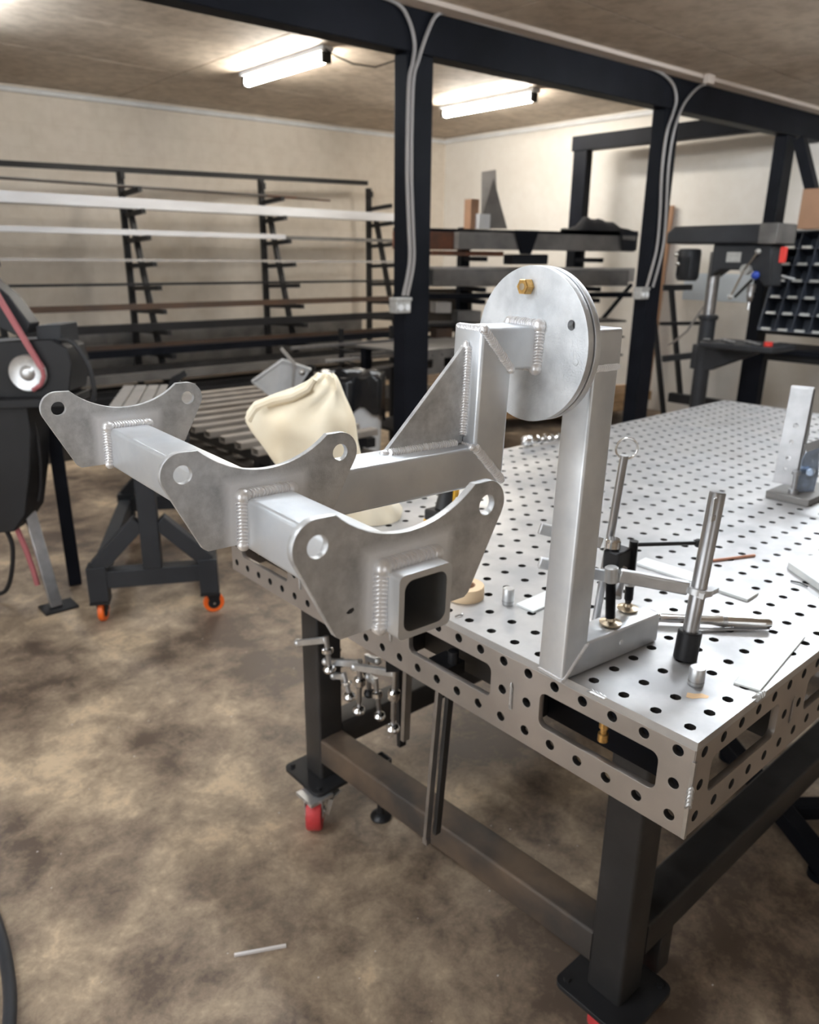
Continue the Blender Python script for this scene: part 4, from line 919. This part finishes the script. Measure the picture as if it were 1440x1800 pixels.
def cordpath(pts, r, label, d=.05):
    P = [S_(u, v, d) for u, v in pts]; Q = []
    for i in range(len(P)-1):
        a = P[max(i-1,0)]; b = P[i]; c = P[i+1]; e_ = P[min(i+2,len(P)-1)]
        for k in range(5):
            t = k/5; Q.append(0.5*((2*b)+(c-a)*t+(2*a-5*b+4*c-e_)*t*t+(3*b-a-3*c+e_)*t**3))
    Q.append(P[-1]); part('power_cord', MB().path(Q, r, 8), 'dark_hole', saw)
cordpath([(106, 597), (125, 600), (142, 620), (158, 650), (166, 690), (162, 705)], .010, '')
cordpath([(52, 712), (64, 760), (70, 800), (72, 850), (68, 880)], .006, '')
cordpath([(10, 930), (22, 960), (20, 1010), (8, 1040), (-20, 1045)], .010, '')

# ------------------------------------------------------------ stock rack on the back wall
rk = thing('stock_rack', 'tall dark steel rack against the back wall with rows of arms holding long bars', 'rack', (2.6, 6.8, 0))
ryy = 6.95
tr0, tr1 = pk(-160, 278, 1, ryy), pk(645, 322, 1, ryy)
part('top_rail', MB().bar(tr0, tr1, .045, .045), 'blk2', rk)
levels = [2.06, 1.88, 1.66, 1.44, 1.24, 1.04, .86, .66, .45, .25]
fy_ = lambda z: 6.86-(2.0-z)*.30 if z < 2.0 else 6.86
for k, u in enumerate((-60, 213, 459, 648)):
    x = pk(u, 330, 1, ryy).x
    part('upright', MB().bar((x, ryy, .004), (x, ryy, 2.235), .05, .05, up=(0,1,0)), 'blk2', rk)
    part('front_leg', MB().bar((x+.01, fy_(1.95), 1.95), (x+.01, fy_(0), .004), .045, .045, up=(0,1,0)), 'blk2', rk)
    for z in levels:
        part('arm', MB().bar((x+.01, ryy-.02, z-.045), (x+.01, fy_(z)-.30, z-.022), .035, .040), 'blk2', rk)
    part('stub', MB().box((x-.02, ryy-.06, 2.14), (x+.02, ryy+.02, 2.20)), 'blk2', rk)
for j, (z0, w, x0, x1) in enumerate(((.30, .05, -1, 5.2), (.12, .05, -1, 5.2))):
    part('low_rail', MB().bar((x0, ryy-.2, z0), (x1, ryy-.2, z0), w, w), 'blk2', rk)
def stock(u0, v0, u1, v1, z, dy, w, h, m, label, name='stock_bar', round_=False, cat='bar', ext0=1.0, group=None):
    Y = fy_(z)-dy; a, b = pk(u0, v0, 1, Y), pk(u1, v1, 1, Y)
    zm = z-.002+h/2; a.z = zm; b.z = zm
    if u0 <= 0: a = a+(a-b).normalized()*ext0
    g = MB().cyl(a, b, h/2, 12) if round_ else MB().bar(a, b, w, h)
    return single(name, g, m, label, cat, group)
for k, (dv_, e) in enumerate(((0, 580), (5, 560), (9, 520), (3, 470))):
    stock(0, 310, e, 341, 2.06, .06+k*.035, .02, .016, ['rust','brown','rust','grey'][k], ['long thin rusty rod, topmost level of the rack, reaching furthest right', 'long thin brown rod on the topmost level of the rack', 'rusty thin rod lying in front on the topmost level of the rack', 'grey thin rod, shortest on the topmost level of the rack'][k], 'stock_rod', True, 'rod')
stock(0, 350, 692, 368, 1.88, .20, .06, .085, 'stockalu', 'wide bright aluminium bar, second level of the rack from the top', 'aluminium_bar')
stock(0, 360, 692, 372, 1.88, .08, .05, .05, 'grey', 'grey bar behind the wide bright aluminium bar on the second rack level')
stock(0, 408, 500, 411, 1.66, .18, .05, .045, 'stockalu', 'bright aluminium bar on the third level of the rack', 'aluminium_bar')
stock(0, 410, 692, 413, 1.66, .10, .05, .035, 'grey', 'dull grey bar behind the bright bar on the third rack level')
stock(0, 457, 692, 455, 1.44, .17, .04, .022, 'lgrey', 'thin pale bar on the fourth level of the rack')
stock(0, 505, 692, 487, 1.24, .2, .03, .022, 'blk2', 'thin black bar on the fifth level of the rack')
stock(30, 558, 692, 515, 1.04, .2, .05, .05, 'brown', 'brown square tube on the sixth level of the rack', 'square_tube')
stock(30, 580, 692, 545, .86, .2, .07, .065, 'blk2', 'thick black square tube on the seventh level of the rack', 'square_tube')
stock(30, 580, 692, 545, .86, .1, .05, .05, 'grey', 'grey square tube behind the thick black one on the seventh rack level', 'square_tube')
stock(30, 600, 692, 572, .66, .2, .07, .06, 'blk', 'black square tube on the eighth level of the rack', 'square_tube')
stock(30, 600, 692, 572, .45, .2, .08, .07, 'grey', 'dull grey tube on the second lowest level of the rack', 'square_tube')
stock(30, 600, 692, 572, .25, .2, .10, .09, 'blk2', 'black tube on the lowest level of the rack', 'square_tube')

stock(30, 600, 692, 572, .66, .09, .05, .09, 'brown', 'dull brown bar at the back of the eighth rack level', 'square_tube')
stock(30, 600, 692, 572, .45, .09, .05, .12, 'mill', 'dark bar at the back of the second lowest rack level', 'square_tube')
stock(30, 600, 692, 572, .25, .09, .05, .13, 'mill', 'dark bar at the back of the lowest rack level', 'square_tube')
for k, (zb_, zt_, lab) in enumerate(((.02, .16, 'dark steel sheet pack lying under the lowest arms of the rack'),)):
    single('sheet_pack', MB().box((-.5, 5.55, zb_-.018), (5.0, 6.2, zt_-.018)), 'mill', lab, 'sheet')
single('back_sheet', MB().box((-.8, ryy+.04, .36), (4.9, ryy+.06, .80)), 'grey', 'long dull grey sheet standing behind the lower levels of the rack', 'sheet')
# long pale bars stacked on low bearers in front of the rack
bear = thing('slatted_bench', 'low bench of pale slats with dark gaps, behind the cream bag', 'bench', (1.6, 4.2, 0))
for k in range(11):
    y_ = 3.22+k*.185; xe = 2.06 if y_ < 4.2 else 2.62
    part('slat', MB().sqtube((1.22, y_, .478), (xe, y_, .478), .070, .04, .004, .004), 'slat', bear)
for x_ in (1.3, 1.98): part('bench_bearer', MB().box((x_-.03, 3.15, .40), (x_+.03, 5.15, .457)), 'blk2', bear)
for x_ in (1.3, 1.98):
    for y_ in (3.3, 5.0): part('leg', MB().box((x_-.028, y_-.03, .002), (x_+.028, y_+.03, .40)), 'blk2', bear)
part('gap_backing', MB().box((1.235, 3.16, .345), (2.045, 5.14, .360)), 'darkbrown', bear)  # dark board added below the slats so the gaps look dark
# upper thin tubes right of the tray
for k, (u0, v0, u1, v1) in enumerate(((512, 612, 700, 598), (610, 624, 700, 617), (560, 632, 700, 622), (620, 646, 700, 634))):
    a, b = pk(u0, v0, 1, 4.42), pk(u1-6, v1, 1, 4.42)
    single('thin_tube', MB().bar(a+Vector((0,-.05*k,0)), b+Vector((0,-.05*k,0)), .025, .022), 'steelbar' if k < 2 else 'lgrey', ['topmost of the bright thin tubes left of the nearest post', 'second of the bright thin tubes left of the nearest post', 'third of the bright thin tubes left of the nearest post', 'lowest of the bright thin tubes left of the nearest post'][k], 'tube')
tf = thing('tube_stand', 'dark light frame stand carrying the thin bright tubes left of the nearest post', 'stand', (2.3, 4.48, 0))
for u in (602, 690):
    t_ = pk(u, 640, 1, 4.48); part('stand_post', MB().bar((t_.x, 4.49, .004), (t_.x, 4.49, .97), .03, .03, up=(0,1,0)), 'blk2', tf)
part('stand_rail', MB().bar((pk(602,640,1,4.36).x, 4.49, .25), (pk(690,640,1,4.36).x, 4.49, .25), .03, .03), 'blk2', tf)
for k in range(4):
    z_ = pk(602, [605,625,629,648][k], 1, 4.42).z-.024
    part('stand_arm', MB().bar((pk(602,640,1,4.36).x, 4.48, z_-.008), (pk(602,640,1,4.36).x, 4.20, z_-.008), .02, .008), 'blk2', tf)
# white tray
T_ = lambda u, v, d=0: pkp(u, v, Vector((1.75, 4.3, 0))+Fh*d)
tr = thing('plastic_tray', 'white plastic tray hanging tilted corner down behind the cream bag', 'tray', T_(486, 700))
tp_ = [T_(444, 671), T_(497, 633), T_(546, 650, .1), T_(520, 690, .05), T_(484, 702)]
part('tray_base', MB().add([p for p in tp_]+[p+Fh*.012 for p in tp_], [tuple(range(5)), tuple(range(9,4,-1))]+[(i,5+i,5+(i+1)%5,(i+1)%5) for i in range(5)]), 'white', tr)
part('tray_lip', MB().path([T_(444,671,-.01), T_(497,633,-.01), T_(546,650,.09)], .012, 8).path([T_(444,671,-.01), T_(484,702,-.01), T_(521,691,.04)], .009, 8), 'white', tr)
part('tray_knob', MB().sph(T_(531, 655, -.05), .022, 12), 'chrome', tr)
part('tray_bracket', MB().bar(T_(494, 612, .02), T_(518, 640, .02), .02, .02).bar(T_(518, 640, .02), T_(512, 720, .02), .016, .016), 'lgrey', tr)
# bin with liner
bc = Vector((2.36, 3.86, 0)); bn = thing('waste_bin', 'white waste bin with a black liner hanging over its rim, left of the nearest post', 'bin', bc)
part('bin_body', MB().lathe([(.19,.002),(.20,.01),(.222,.62),(.225,.70),(.235,.705),(.235,.725),(.215,.725),(.21,.64),(.185,.02)], bc, (0,0,1), 40), 'white', bn)
ln_ = MB(); n = 48; P = []
prof = [(.05,.60),(.19,.66),(.222,.735),(.243,.738),(.250,.70),(.244,.60)]
for j, (r_, z_) in enumerate(prof):
    for i in range(n):
        t = 2*PI*i/n; rr = r_+ (.006*math.sin(7*t+j)+.004*math.sin(13*t)) * (1 if j > 1 else .3); zz_ = z_
        if j == 5: zz_ = .50+.05*math.sin(2*t+1.4)+.06*math.sin(3*t+.6)+.02*math.sin(9*t)
        if j == 3: zz_ += .006*math.sin(11*t)
        P.append(bc+Vector((rr*math.cos(t), rr*math.sin(t), zz_)))
ln_.add(P, [(j*n+i, j*n+(i+1)%n, (j+1)*n+(i+1)%n, (j+1)*n+i) for j in range(len(prof)-1) for i in range(n)])
part('bin_liner', ln_, 'blkbag', bn, smooth=80)

# small fixture bench behind the nearest post
sbn = thing('small_fixture_bench', 'small dark steel bench with slotted side just right of the nearest post', 'bench', (3.1, 3.9, 0))
t0, t1 = pk(708, 660, 1, 3.75), pk(812, 648, 1, 3.75)
part('bench_top', MB().box((2.78, 3.75, .842), (3.75, 4.35, .86)), 'grey', sbn, bev=.002)
bp_ = curve_plate('bench_side', [(0,-.16),(.97,-.16),(.97,0),(0,0)], [rrect(.07+.3*k, -.115, .26+.3*k, -.05, .012) for k in range(3)]+[circ(.05+.1*k, -.025, .008, 10) for k in range(9)], .01)
bp_.transform(frame((2.78, 3.755, .841), (1,0,0), (0,0,1), (0,-1,0))); part('bench_side', bp_, 'grey', sbn)
for (x, y) in ((2.83, 3.82), (3.68, 3.82), (2.83, 4.28), (3.68, 4.28)): part('leg', MB().box((x-.03, y-.03, .002), (x+.03, y+.03, .841)), 'blk', sbn)
part('lower_shelf', MB().box((2.8, 3.79, .25), (3.72, 4.31, .27)), 'blk2', sbn)

# ------------------------------------------------------------ heavy stock rack between the posts
HB = Vector((3.7, 4.55, 0)); hd_ = Vector((math.cos(math.radians(-20)), math.sin(math.radians(-20)), 0)); hn_ = Vector((hd_.y, -hd_.x, 0))
if hn_.dot(Fh) > 0: hn_ = -hn_
H_ = lambda u, v, d=0: pkp(u, v, HB - hn_*d, hn_)   # d = how far behind the front plane
hr = thing('heavy_rack', 'heavy black steel cantilever rack between the two posts, behind the round discs', 'rack', H_(900, 600)*1.0)
def hlen(u, v, d=0): return (H_(u, v, d)-HB).dot(hd_)
def hbar(name, u0, u1, ztop, zbot, d0, d1, m, label, cat='beam', hollow=False):
    s0, s1 = hlen(u0, 440, d0), hlen(u1, 440, d0); c = -(hn_)*((d0+d1)/2)
    a = HB+hd_*s0+c+UZ*((ztop+zbot)/2); b = HB+hd_*s1+c+UZ*((ztop+zbot)/2)
    g = MB().sqtube(a, b, abs(d1-d0), ztop-zbot, .008, .006) if hollow else MB().bar(a, b, abs(d1-d0), ztop-zbot)
    return single(name, g, m, label, cat, bev=.003 if not hollow else 0)
zt = lambda v: H_(930, v).z
z1, z2 = zt(408), zt(440)
hbar('wood_beam', 700, 830, zt(411), zt(441), .02, .16, 'rust', 'reddish brown timber end on top of the heavy rack, right of the nearest post')
hbar('steel_box_beam', 806, 1116, zt(411), zt(440), .02-.12, .0, 'grey', 'long grey steel box beam on the upper level of the heavy rack', 'beam')
hbar('brown_channel', 760, 886, zt(443), zt(451), .0, .1, 'rust', 'thin reddish brown channel under the grey box beam on the heavy rack')
hbar('black_beam', 700, 1120, zt(404), zt(410), .17, .30, 'blk', 'black steel beam along the back of the heavy rack upper level')
hbar('grey_tube', 763, 1110, zt(474), zt(503), -.06, .06, 'grey', 'hollow grey square tube with open left end, second level of the heavy rack', 'tube', True)
hbar('grey_tube', 740, 1120, zt(470), zt(496), .09, .22, 'lgrey', 'pale grey square tube behind the hollow one on the second level of the heavy rack', 'tube', True)
hbar('black_tube', 700, 1120, zt(515), zt(524), -.02, .10, 'blk', 'black bar lying on the third level arms of the heavy rack')
for k, u in enumerate((815, 1012)):
    s = hlen(u, 440, .34); c = HB+hd_*s-hn_*.34
    part('upright', MB().bar(c+UZ*.004, c+UZ*zt(400), .10, .08, up=hd_), 'blk', hr)
    for z in (zt(452), zt(504.5), zt(525), .9, .5):
        part('arm', MB().bar(c-UZ*(.02-z), c+hn_*.42-UZ*(.02-z), .06, .038), 'blk', hr)
part('brace', MB().bar(H_(1110,500,.3), H_(1060,560,.3), .03,.03), 'blk', hr)
part('base', MB().bar(HB+hd_*hlen(700,440,.34)-hn_*.34+UZ*.06, HB+hd_*hlen(1110,440,.34)-hn_*.34+UZ*.06, .10, .10), 'blk', hr)
# dark housings in the middle of the rack
single('dark_case', MB().bar(H_(893, 456, .02), H_(955, 456, .02), .18, .085), 'cloth', 'black case resting under the upper beam of the heavy rack, above the discs', 'case', bev=.01)
for k, (u0, v0, u1, v1, m_) in enumerate(((762, 540, 788, 540, 'lgrey'), (800, 555, 840, 555, 'grey'), (762, 585, 790, 585, 'brown'), (760, 617, 800, 617, 'lgrey'), (802, 612, 838, 612, 'blk2'))):
    a, b = H_(u0, v0, .05), H_(u1, v1, .05)
    single('scrap_block', MB().bar(a, b, .14, .09), m_, ['pale block on the shelf just right of the nearest post, upper', 'grey block on the heavy rack above the gusset', 'brown block under the pale one, right of the nearest post', 'pale low block beside the nearest post above the small bench', 'black block above the small bench, left of the bracket riser'][k], 'block', bev=.004)
for z_, d_ in ((H_(800, 570, 0).z, 0), (H_(800, 600, 0).z, 0), (H_(800, 634, 0).z, 0)):
    part('shelf_plate', MB().bar(HB+hd_*hlen(735,440)+UZ*z_-hn_*.1, HB+hd_*hlen(1105,440)+UZ*z_-hn_*.1, .34, .015), 'blk2', hr)
for k, (u0, u1, va, vb, m_, lab) in enumerate(((738, 856, 510, 590, 'darkbrown', 'dark brown board leaning in the heavy rack, left of the discs'), (740, 800, 596, 660, 'mill', 'dark steel sheet standing low in the heavy rack behind the gusset'))):
    za, zb_ = H_(u0, va, .2).z, H_(u0, vb, .2).z
    c0_ = HB+hd_*hlen(u0, 440, .2)-hn_*(.47+.03*k); c1_ = HB+hd_*hlen(u1, 440, .2)-hn_*(.47+.03*k)
    single('dark_board', MB().bar(c0_+UZ*(za+zb_)/2, c1_+UZ*(za+zb_)/2, .02, za-zb_), m_, lab, 'board')
sb0, sb1 = H_(905, 406, -.125), H_(948, 406, -.125); sbz = zt(447)
single('black_saddle', MB().prism([(0, zt(406)), ((sb1-sb0).length, zt(406)), ((sb1-sb0).length*.72, sbz), ((sb1-sb0).length*.3, sbz)], (sb0.x, sb0.y, 0), hd_, (0,0,1), -hn_, .02), 'blk', 'black tapered plate hanging over the front of the grey box beam, above the discs', 'plate')
# on top: leaning sheet, wood offcut, white box, cloth
sh_ = MB(); q = [H_(842, 402, .24), H_(868, 314, .34), H_(892, 402, .24)]
sh_.add(q+[p-hn_*.006 for p in q], [(0,1,2),(5,4,3),(0,3,4,1),(1,4,5,2),(2,5,3,0)]); single('metal_offcut', sh_, 'grey', 'grey triangular sheet offcut standing on the heavy rack against the wall', 'sheet')
q = [H_(846, 402, .32), H_(847, 302, .42), H_(872, 298, .42), H_(876, 402, .32)]
sh2_ = MB().add(q+[p-hn_*.005 for p in q], [(0,1,2,3),(7,6,5,4),(0,4,5,1),(1,5,6,2),(2,6,7,3),(3,7,4,0)]); single('perforated_sheet', sh2_, 'lgrey', 'tall pale sheet standing behind the triangular offcut on the heavy rack', 'sheet')
single('wood_offcut', MB().box(H_(827, 402, .08)+Vector((0,0,0)), H_(840, 350, .08)+Vector((.04,.10,0))), 'card', 'narrow brown wood offcut standing on the heavy rack', 'wood')
single('white_carton', MB().box(H_(842, 402, .06), H_(862, 376, .06)+Vector((.04,.09,0))), 'white', 'small white carton on the heavy rack beside the wood offcut', 'box')
ck = MB(); n, mm = 22, 9; P = []
for i in range(n):
    u = 985+(1122-985)*i/(n-1)
    hgt_ = [402,400,401,399,396,388,381,380,383,385,384,385,388,390,390,394,399,401,402,404,406,407][i]
    for j in range(mm):
        w_ = j/(mm-1); a_ = PI*w_
        top = H_(u, hgt_, .0).z; bot = zt(404.5)+.004 if i < 17 else zt(440)
        base_ = H_(u, 410, -.125 + .38*w_); bot = zt(440)+.01 if (i >= 17 and j == 0) else zt(404)+.003
        z_ = bot+(max(top-bot, .01))*math.sin(a_)**.6*(1+.06*math.sin(i*1.7+j))
        P.append(Vector((base_.x, base_.y, z_)))
ck.add(P, [(i*mm+j, i*mm+j+1, (i+1)*mm+j+1, (i+1)*mm+j) for i in range(n-1) for j in range(mm-1)]+[tuple(range(mm)), tuple(range(n*mm-1, (n-1)*mm-1, -1))])
single('dark_cloth', ck, 'cloth', 'crumpled black cloth heaped on the right end of the heavy rack', 'cloth', smooth=60)
# lumber low down under the rack
for k in range(6):
    c = HB + hd_*.2 + hn_*(-.20+.15*(k % 3)) + UZ*(.16+.09*(k//3)) + hd_*(.05*k)
    single('lumber', MB().bar(c, c+hd_*(2.1-.12*(k % 3)), .14, .085), 'wood', ['lumber length, back of the lower layer under the heavy rack','lumber length, middle of the lower layer under the heavy rack','lumber length, front of the lower layer under the heavy rack','lumber length, back of the upper layer under the heavy rack','lumber length, middle of the upper layer under the heavy rack','lumber length, front of the upper layer under the heavy rack'][k], 'lumber', bev=.003)
# ------------------------------------------------------------ black gantry at the right
GX = 5.8; gt = thing('gantry_frame', 'black steel portal frame standing near the right wall, behind the drill press', 'frame', (GX, 3.6, 0))
part('gantry_post', MB().box((GX, 4.58, .004), (GX+.1, 4.74, 2.52)), 'blk', gt, bev=.004)
part('gantry_post', MB().box((GX-.02, 2.647, .004), (GX+.15, 2.745, 2.444)), 'blk', gt, bev=.004)
part('top_rail', MB().box((GX-.01, 2.76, 2.50), (GX+.11, 4.76, 2.635)), 'blk', gt, bev=.004)
a, b = pk(1406, 244, 0, GX), pk(1432, 350, 0, GX)
part('diagonal_arm', MB().bar(a, b, .08, .085, up=(1,0,0)), 'blk', gt)
# ------------------------------------------------------------ drill press
DX = 5.0; D_ = lambda u, v, d=0: pk(u, v, 0, DX+d)
cpx = D_(1240, 600); dpz = thing('drill_press', 'dark grey floor standing drill press near the right wall, with motor at its left', 'drill press', (DX, cpx.y, 0))
part('press_base', MB().box((DX-.35, cpx.y-.20, .0), (DX+.15, cpx.y+.2, .05)), 'drillgrey', dpz, bev=.01)
ctop = D_(1262, 470).z
part('column', MB().cyl((DX, cpx.y, .05), (DX, cpx.y, D_(1240, 560).z), .060, 24), 'drillgrey', dpz)
part('upper_column', MB().cyl((DX, cpx.y, D_(1240, 560).z), (DX, cpx.y, 1.56), .045, 24), 'steelbar', dpz)
part('column_sleeve', MB().lathe([(.065,0),(.075,.01),(.075,.03),(.06,.04)], (DX, cpx.y, D_(1240, 562).z)), 'drillgrey', dpz)
y0, y1 = D_(1190, 410).y, D_(1383, 410).y; zt0, zb0 = D_(1290, 396).z, D_(1290, 429).z
part('belt_cover', MB().prism([(y1, zb0),(y0, zb0),(y0, zt0-.05),(y0-.05, zt0-.005),(y1+.03, zt0),(y1, zt0-.02)], (DX-.15, 0, 0), (0,1,0), (0,0,1), (1,0,0), .30), 'drillgrey', dpz, bev=.015)
part('cover_end', MB().prism([(y1-.003, zb0-.003),(y1+.13, zb0-.003),(y1+.13, zt0+.004),(y1-.003, zt0+.004)], (DX-.153, 0, 0), (0,1,0), (0,0,1), (1,0,0), .306), 'grey', dpz, bev=.006)
m0, m1 = D_(1194, 440), D_(1232, 487)
part('motor', MB().lathe([(.07,0),(.085,.02),(.088,.04),(.088,.21),(.08,.235),(.05,.24)], (DX-.02, (m0.y+m1.y)/2, m1.z-.03), (0,0,1), 24), 'drillgrey', dpz)
for k in range(5):
    part('motor_fin', MB().box((DX-.112, (m0.y+m1.y)/2-.05+k*.022, m1.z+.01), (DX-.10, (m0.y+m1.y)/2-.042+k*.022, m1.z+.15)), 'blk2', dpz)
for (u, v) in ((1191, 447), (1193, 464)): 
    p = D_(u, v, -.1); part('motor_knob', MB().sph(p, .022, 12), 'chrome', dpz)
hy0, hy1 = D_(1262, 450).y, D_(1365, 450).y
part('head_casting', MB().prism([(hy1, zb0),(hy0, zb0),(hy0, D_(1262,488).z),(hy0-.08, D_(1262,474).z),(hy1+.12, D_(1262,474).z),(hy1+.02, D_(1262,500).z),(hy1-.03, D_(1262,500).z)], (DX-.09, 0, 0), (0,1,0), (0,0,1), (1,0,0), .18), 'drillgrey', dpz, bev=.012)
sp1 = D_(1290, 452, -.095); part('speed_plate', MB().box((DX-.097, sp1.y-.055, sp1.z-.035), (DX-.0925, sp1.y+.055, sp1.z+.035)), 'galv', dpz)
sy = (D_(1325, 480)).y
part('quill', MB().cyl((DX, sy, D_(1325, 500).z), (DX, sy, D_(1325, 515).z), .03, 18).lathe([(.022,0),(.027,.02),(.016,.06),(.010,.065)], (DX, sy, D_(1325, 516).z), (0,0,-1), 16), 'steelbar', dpz)
part('drill_bit', MB().cyl((DX, sy, D_(1325, 528).z), (DX, sy, D_(1325, 545).z), .010, 10), 'chrome', dpz)
hb = D_(1309, 474, -.13); part('feed_hub', MB().cyl(hb, hb+Vector((.05,0,0)), .038, 20), 'galv', dpz)
for (u, v) in ((1284, 522), (1333, 442)):
    e_ = D_(u, v, -.16); part('feed_handle', MB().cyl(hb, e_, .008, 10), 'chrome', dpz); part('handle_knob', MB().sph(e_, .020, 12), 'galv', dpz)
e_ = D_(1292, 522, -.10); part('feed_handle', MB().cyl(D_(1322, 492, -.12), e_, .010, 10), 'blackox', dpz)
part('blue_knob', MB().sph(D_(1328, 484, -.15), .030, 14), 'blue', dpz, label='blue knob')
part('stop_switch', MB().box(D_(1368, 462, -.12), D_(1383, 434, -.12)+Vector((.03,0,0))), 'redp', dpz, bev=.004, label='red switch')
ty0, ty1 = D_(1236, 600).y, D_(1388, 600).y; tz_ = D_(1300, 600).z
part('work_table', MB().box((DX-.26, ty1, tz_-.045), (DX+.14, cpx.y-.08, tz_)), 'drillgrey', dpz, bev=.01)
part('table_arm', MB().prism([(ty1+.15, tz_-.046),(cpx.y+.08, tz_-.046),(cpx.y+.08, tz_-.24),(cpx.y-.08, tz_-.24),(ty1+.35, tz_-.14)], (DX-.05,0,0), (0,1,0), (0,0,1), (1,0,0), .1), 'drillgrey', dpz, bev=.008)
P = [D_(1258, 505, .05), D_(1248, 525, .05), D_(1228, 552, .05), D_(1208, 582, .05), D_(1186, 600, .1), D_(1176, 606, .2)]
part('power_cord', MB().path(P, .010, 8), 'conduit', dpz)
for k in range(7):
    p = Vector((DX-.2+.06*(k % 3), ty1+.14+.065*k, tz_+.0006))
    single('metal_shaving_pile', MB().sph(p+Vector((0,0,.011)), .016, 8, (2.0, 1.8, .65)), 'zinc', 'small bright heap of metal chips on the drill press table', 'chips', 'chip heaps on the drill press table')
p = Vector((DX-.18, ty1+.07, tz_+.001)); single('red_tin', MB().cyl(p, p+UZ*.03, .03, 18), 'redp', 'small red tin on the right end of the drill press table', 'tin')
# black stand leg right below the drill table
wbn = thing('bin_bench', 'black steel bench carrying the dark parts organiser at the right edge', 'bench', (5.6, 2.3, 0))
BX = 5.45
part('bench_leg', MB().bar((BX, 2.46, .004), (BX, 2.46, .80), .12, .10, up=(1,0,0)), 'blk', wbn); part('bench_leg', MB().bar((BX, 1.3, .004), (BX, 1.3, .80), .12, .10, up=(1,0,0)), 'blk', wbn)
part('bench_rail', MB().bar((BX, 1.3, .33), (BX, 3.2, .33), .06, .08), 'blk2', wbn)
part('bench_rail', MB().bar((BX, 1.36, .77), (BX, 2.40, .77), .06, .05), 'blk2', wbn)
for z_ in (.9,):
    part('bench_shelf', MB().box((BX-.06, 1.2, .801), (BX+.5, 2.52, .84)), 'blk', wbn)
# parts organiser
oc = pk(1329, 578, 0, 5.55); ob = pk(1385, 407, 0, 5.72)
org_w = 1.2; hgt_ = ob.z-oc.z; lnx = (ob.x-oc.x); sly = (ob.y-oc.y)
upo = Vector((lnx, sly*.55, hgt_)); upl = upo.length; un = upo.normalized(); so = Vector((oc.x, oc.y-.015, oc.z)); sdn = Vector((0,-1,0)); on = sdn.cross(un).normalized()
if on.x < 0: on = -on
org = thing('parts_organiser', 'dark pigeonhole parts organiser leaning back beside the drill press', 'organiser', so)
part('back_panel', MB().bar(so+on*.2+un*0+sdn*org_w/2, so+on*.2+un*upl+sdn*org_w/2, org_w, .008, up=on), 'bin', org)
rows = 6; cell = upl/rows; ncol = 9; cw = org_w/ncol
for r_ in range(rows+1):
    part('shelf', MB().bar(so+un*(r_*cell)+on*.1, so+un*(r_*cell)+on*.1+sdn*org_w, .2, .006 if 0 < r_ < rows else .014, up=un), 'bin', org)
for c_ in range(ncol+1):
    part('divider', MB().bar(so+sdn*(c_*cw)+on*.1, so+sdn*(c_*cw)+on*.1+un*upl, .2, .006 if 0 < c_ < ncol else .014, up=sdn), 'bin', org)
for r_ in range(rows):
    for c_ in range(ncol):
        q = so+sdn*((c_+.5)*cw)+un*(r_*cell+.006)-on*.003
        part('label_holder', MB().bar(q-sdn*cw*.28, q+sdn*cw*.28, .004, .020, up=un), 'galv', org)
a = D_(1360, 487, .2); single('steel_offcut', MB().bar(pk(1361, 481, 0, 5.60), pk(1398, 491, 0, 5.66), .02, .016), 'zinc', 'bright steel offcut sticking out of the parts organiser', 'offcut')
q = so+un*upl+sdn*.13; single('cardboard_box', MB().box((q.x-.12, q.y-.30, q.z+.012), (q.x+.03, q.y, q.z+.30)), 'card', 'brown cardboard box on top of the parts organiser at the right edge', 'box', bev=.003)
q = so+un*upl; single('small_vise', MB().box((q.x-.02, q.y-.06, q.z+.009), (q.x+.06, q.y-.0, q.z+.04)).cyl((q.x+.02, q.y-.10, q.z+.03), (q.x+.02, q.y+.05, q.z+.03), .012, 10), 'blackox', 'small black vise lying on the left end of the parts organiser', 'vise')
q = pk(1378, 592, 0, 5.3); 
# wall paper notice
q0, q1 = pk(1205, 480, 0, XW1-.004), pk(1335, 533, 0, XW1-.004)
single('wall_sheet', MB().box((XW1-.006, q1.y, q1.z), (XW1-.001, q0.y, q0.z)), 'paper', 'pale blue plastic sheet pinned to the right wall behind the drill press', 'sheet')
q0, q1 = pk(1310, 440, 0, XW1-.05), pk(1335, 640, 0, XW1-.05)
# lean-to board right of second post
q = pk(1146, 470, 0, XW1-.25)
single('timber_board', MB().bar((q.x+.10, q.y, .004), (q.x+.20, q.y, 2.0), .03, .10, up=(0,1,0)), 'card', 'brown board standing against the right wall behind the second post', 'board')
sr = thing('tripod_stand', 'black roller stand with splayed legs behind the second post', 'stand', (5.3, 3.0, 0))
for (ub, vb, ut, vt) in ((1168, 690, 1150, 560), (1196, 640, 1180, 505)):
    a = pkp(ub, vb+55, (5.5, 3.7, 0)); b = pkp(ut, vt, (5.5, 3.7, 0)); a.z = max(a.z, .01); part('stand_leg', MB().bar(a, b, .05, .04), 'blk2', sr)
part('stand_bar', MB().bar(pkp(1165, 631, (5.2,3.3,0)), pkp(1240, 622, (5.2,3.3,0)), .05, .05), 'drillgrey', sr)
part('stand_bar', MB().bar(pkp(1160, 569, (5.6,3.4,0)), pkp(1232, 568, (5.6,3.4,0)), .04, .03), 'blk2', sr)
part('stand_bar', MB().bar(pkp(1166, 506, (5.7,3.5,0)), pkp(1216, 505, (5.7,3.5,0)), .05, .05), 'blk2', sr)
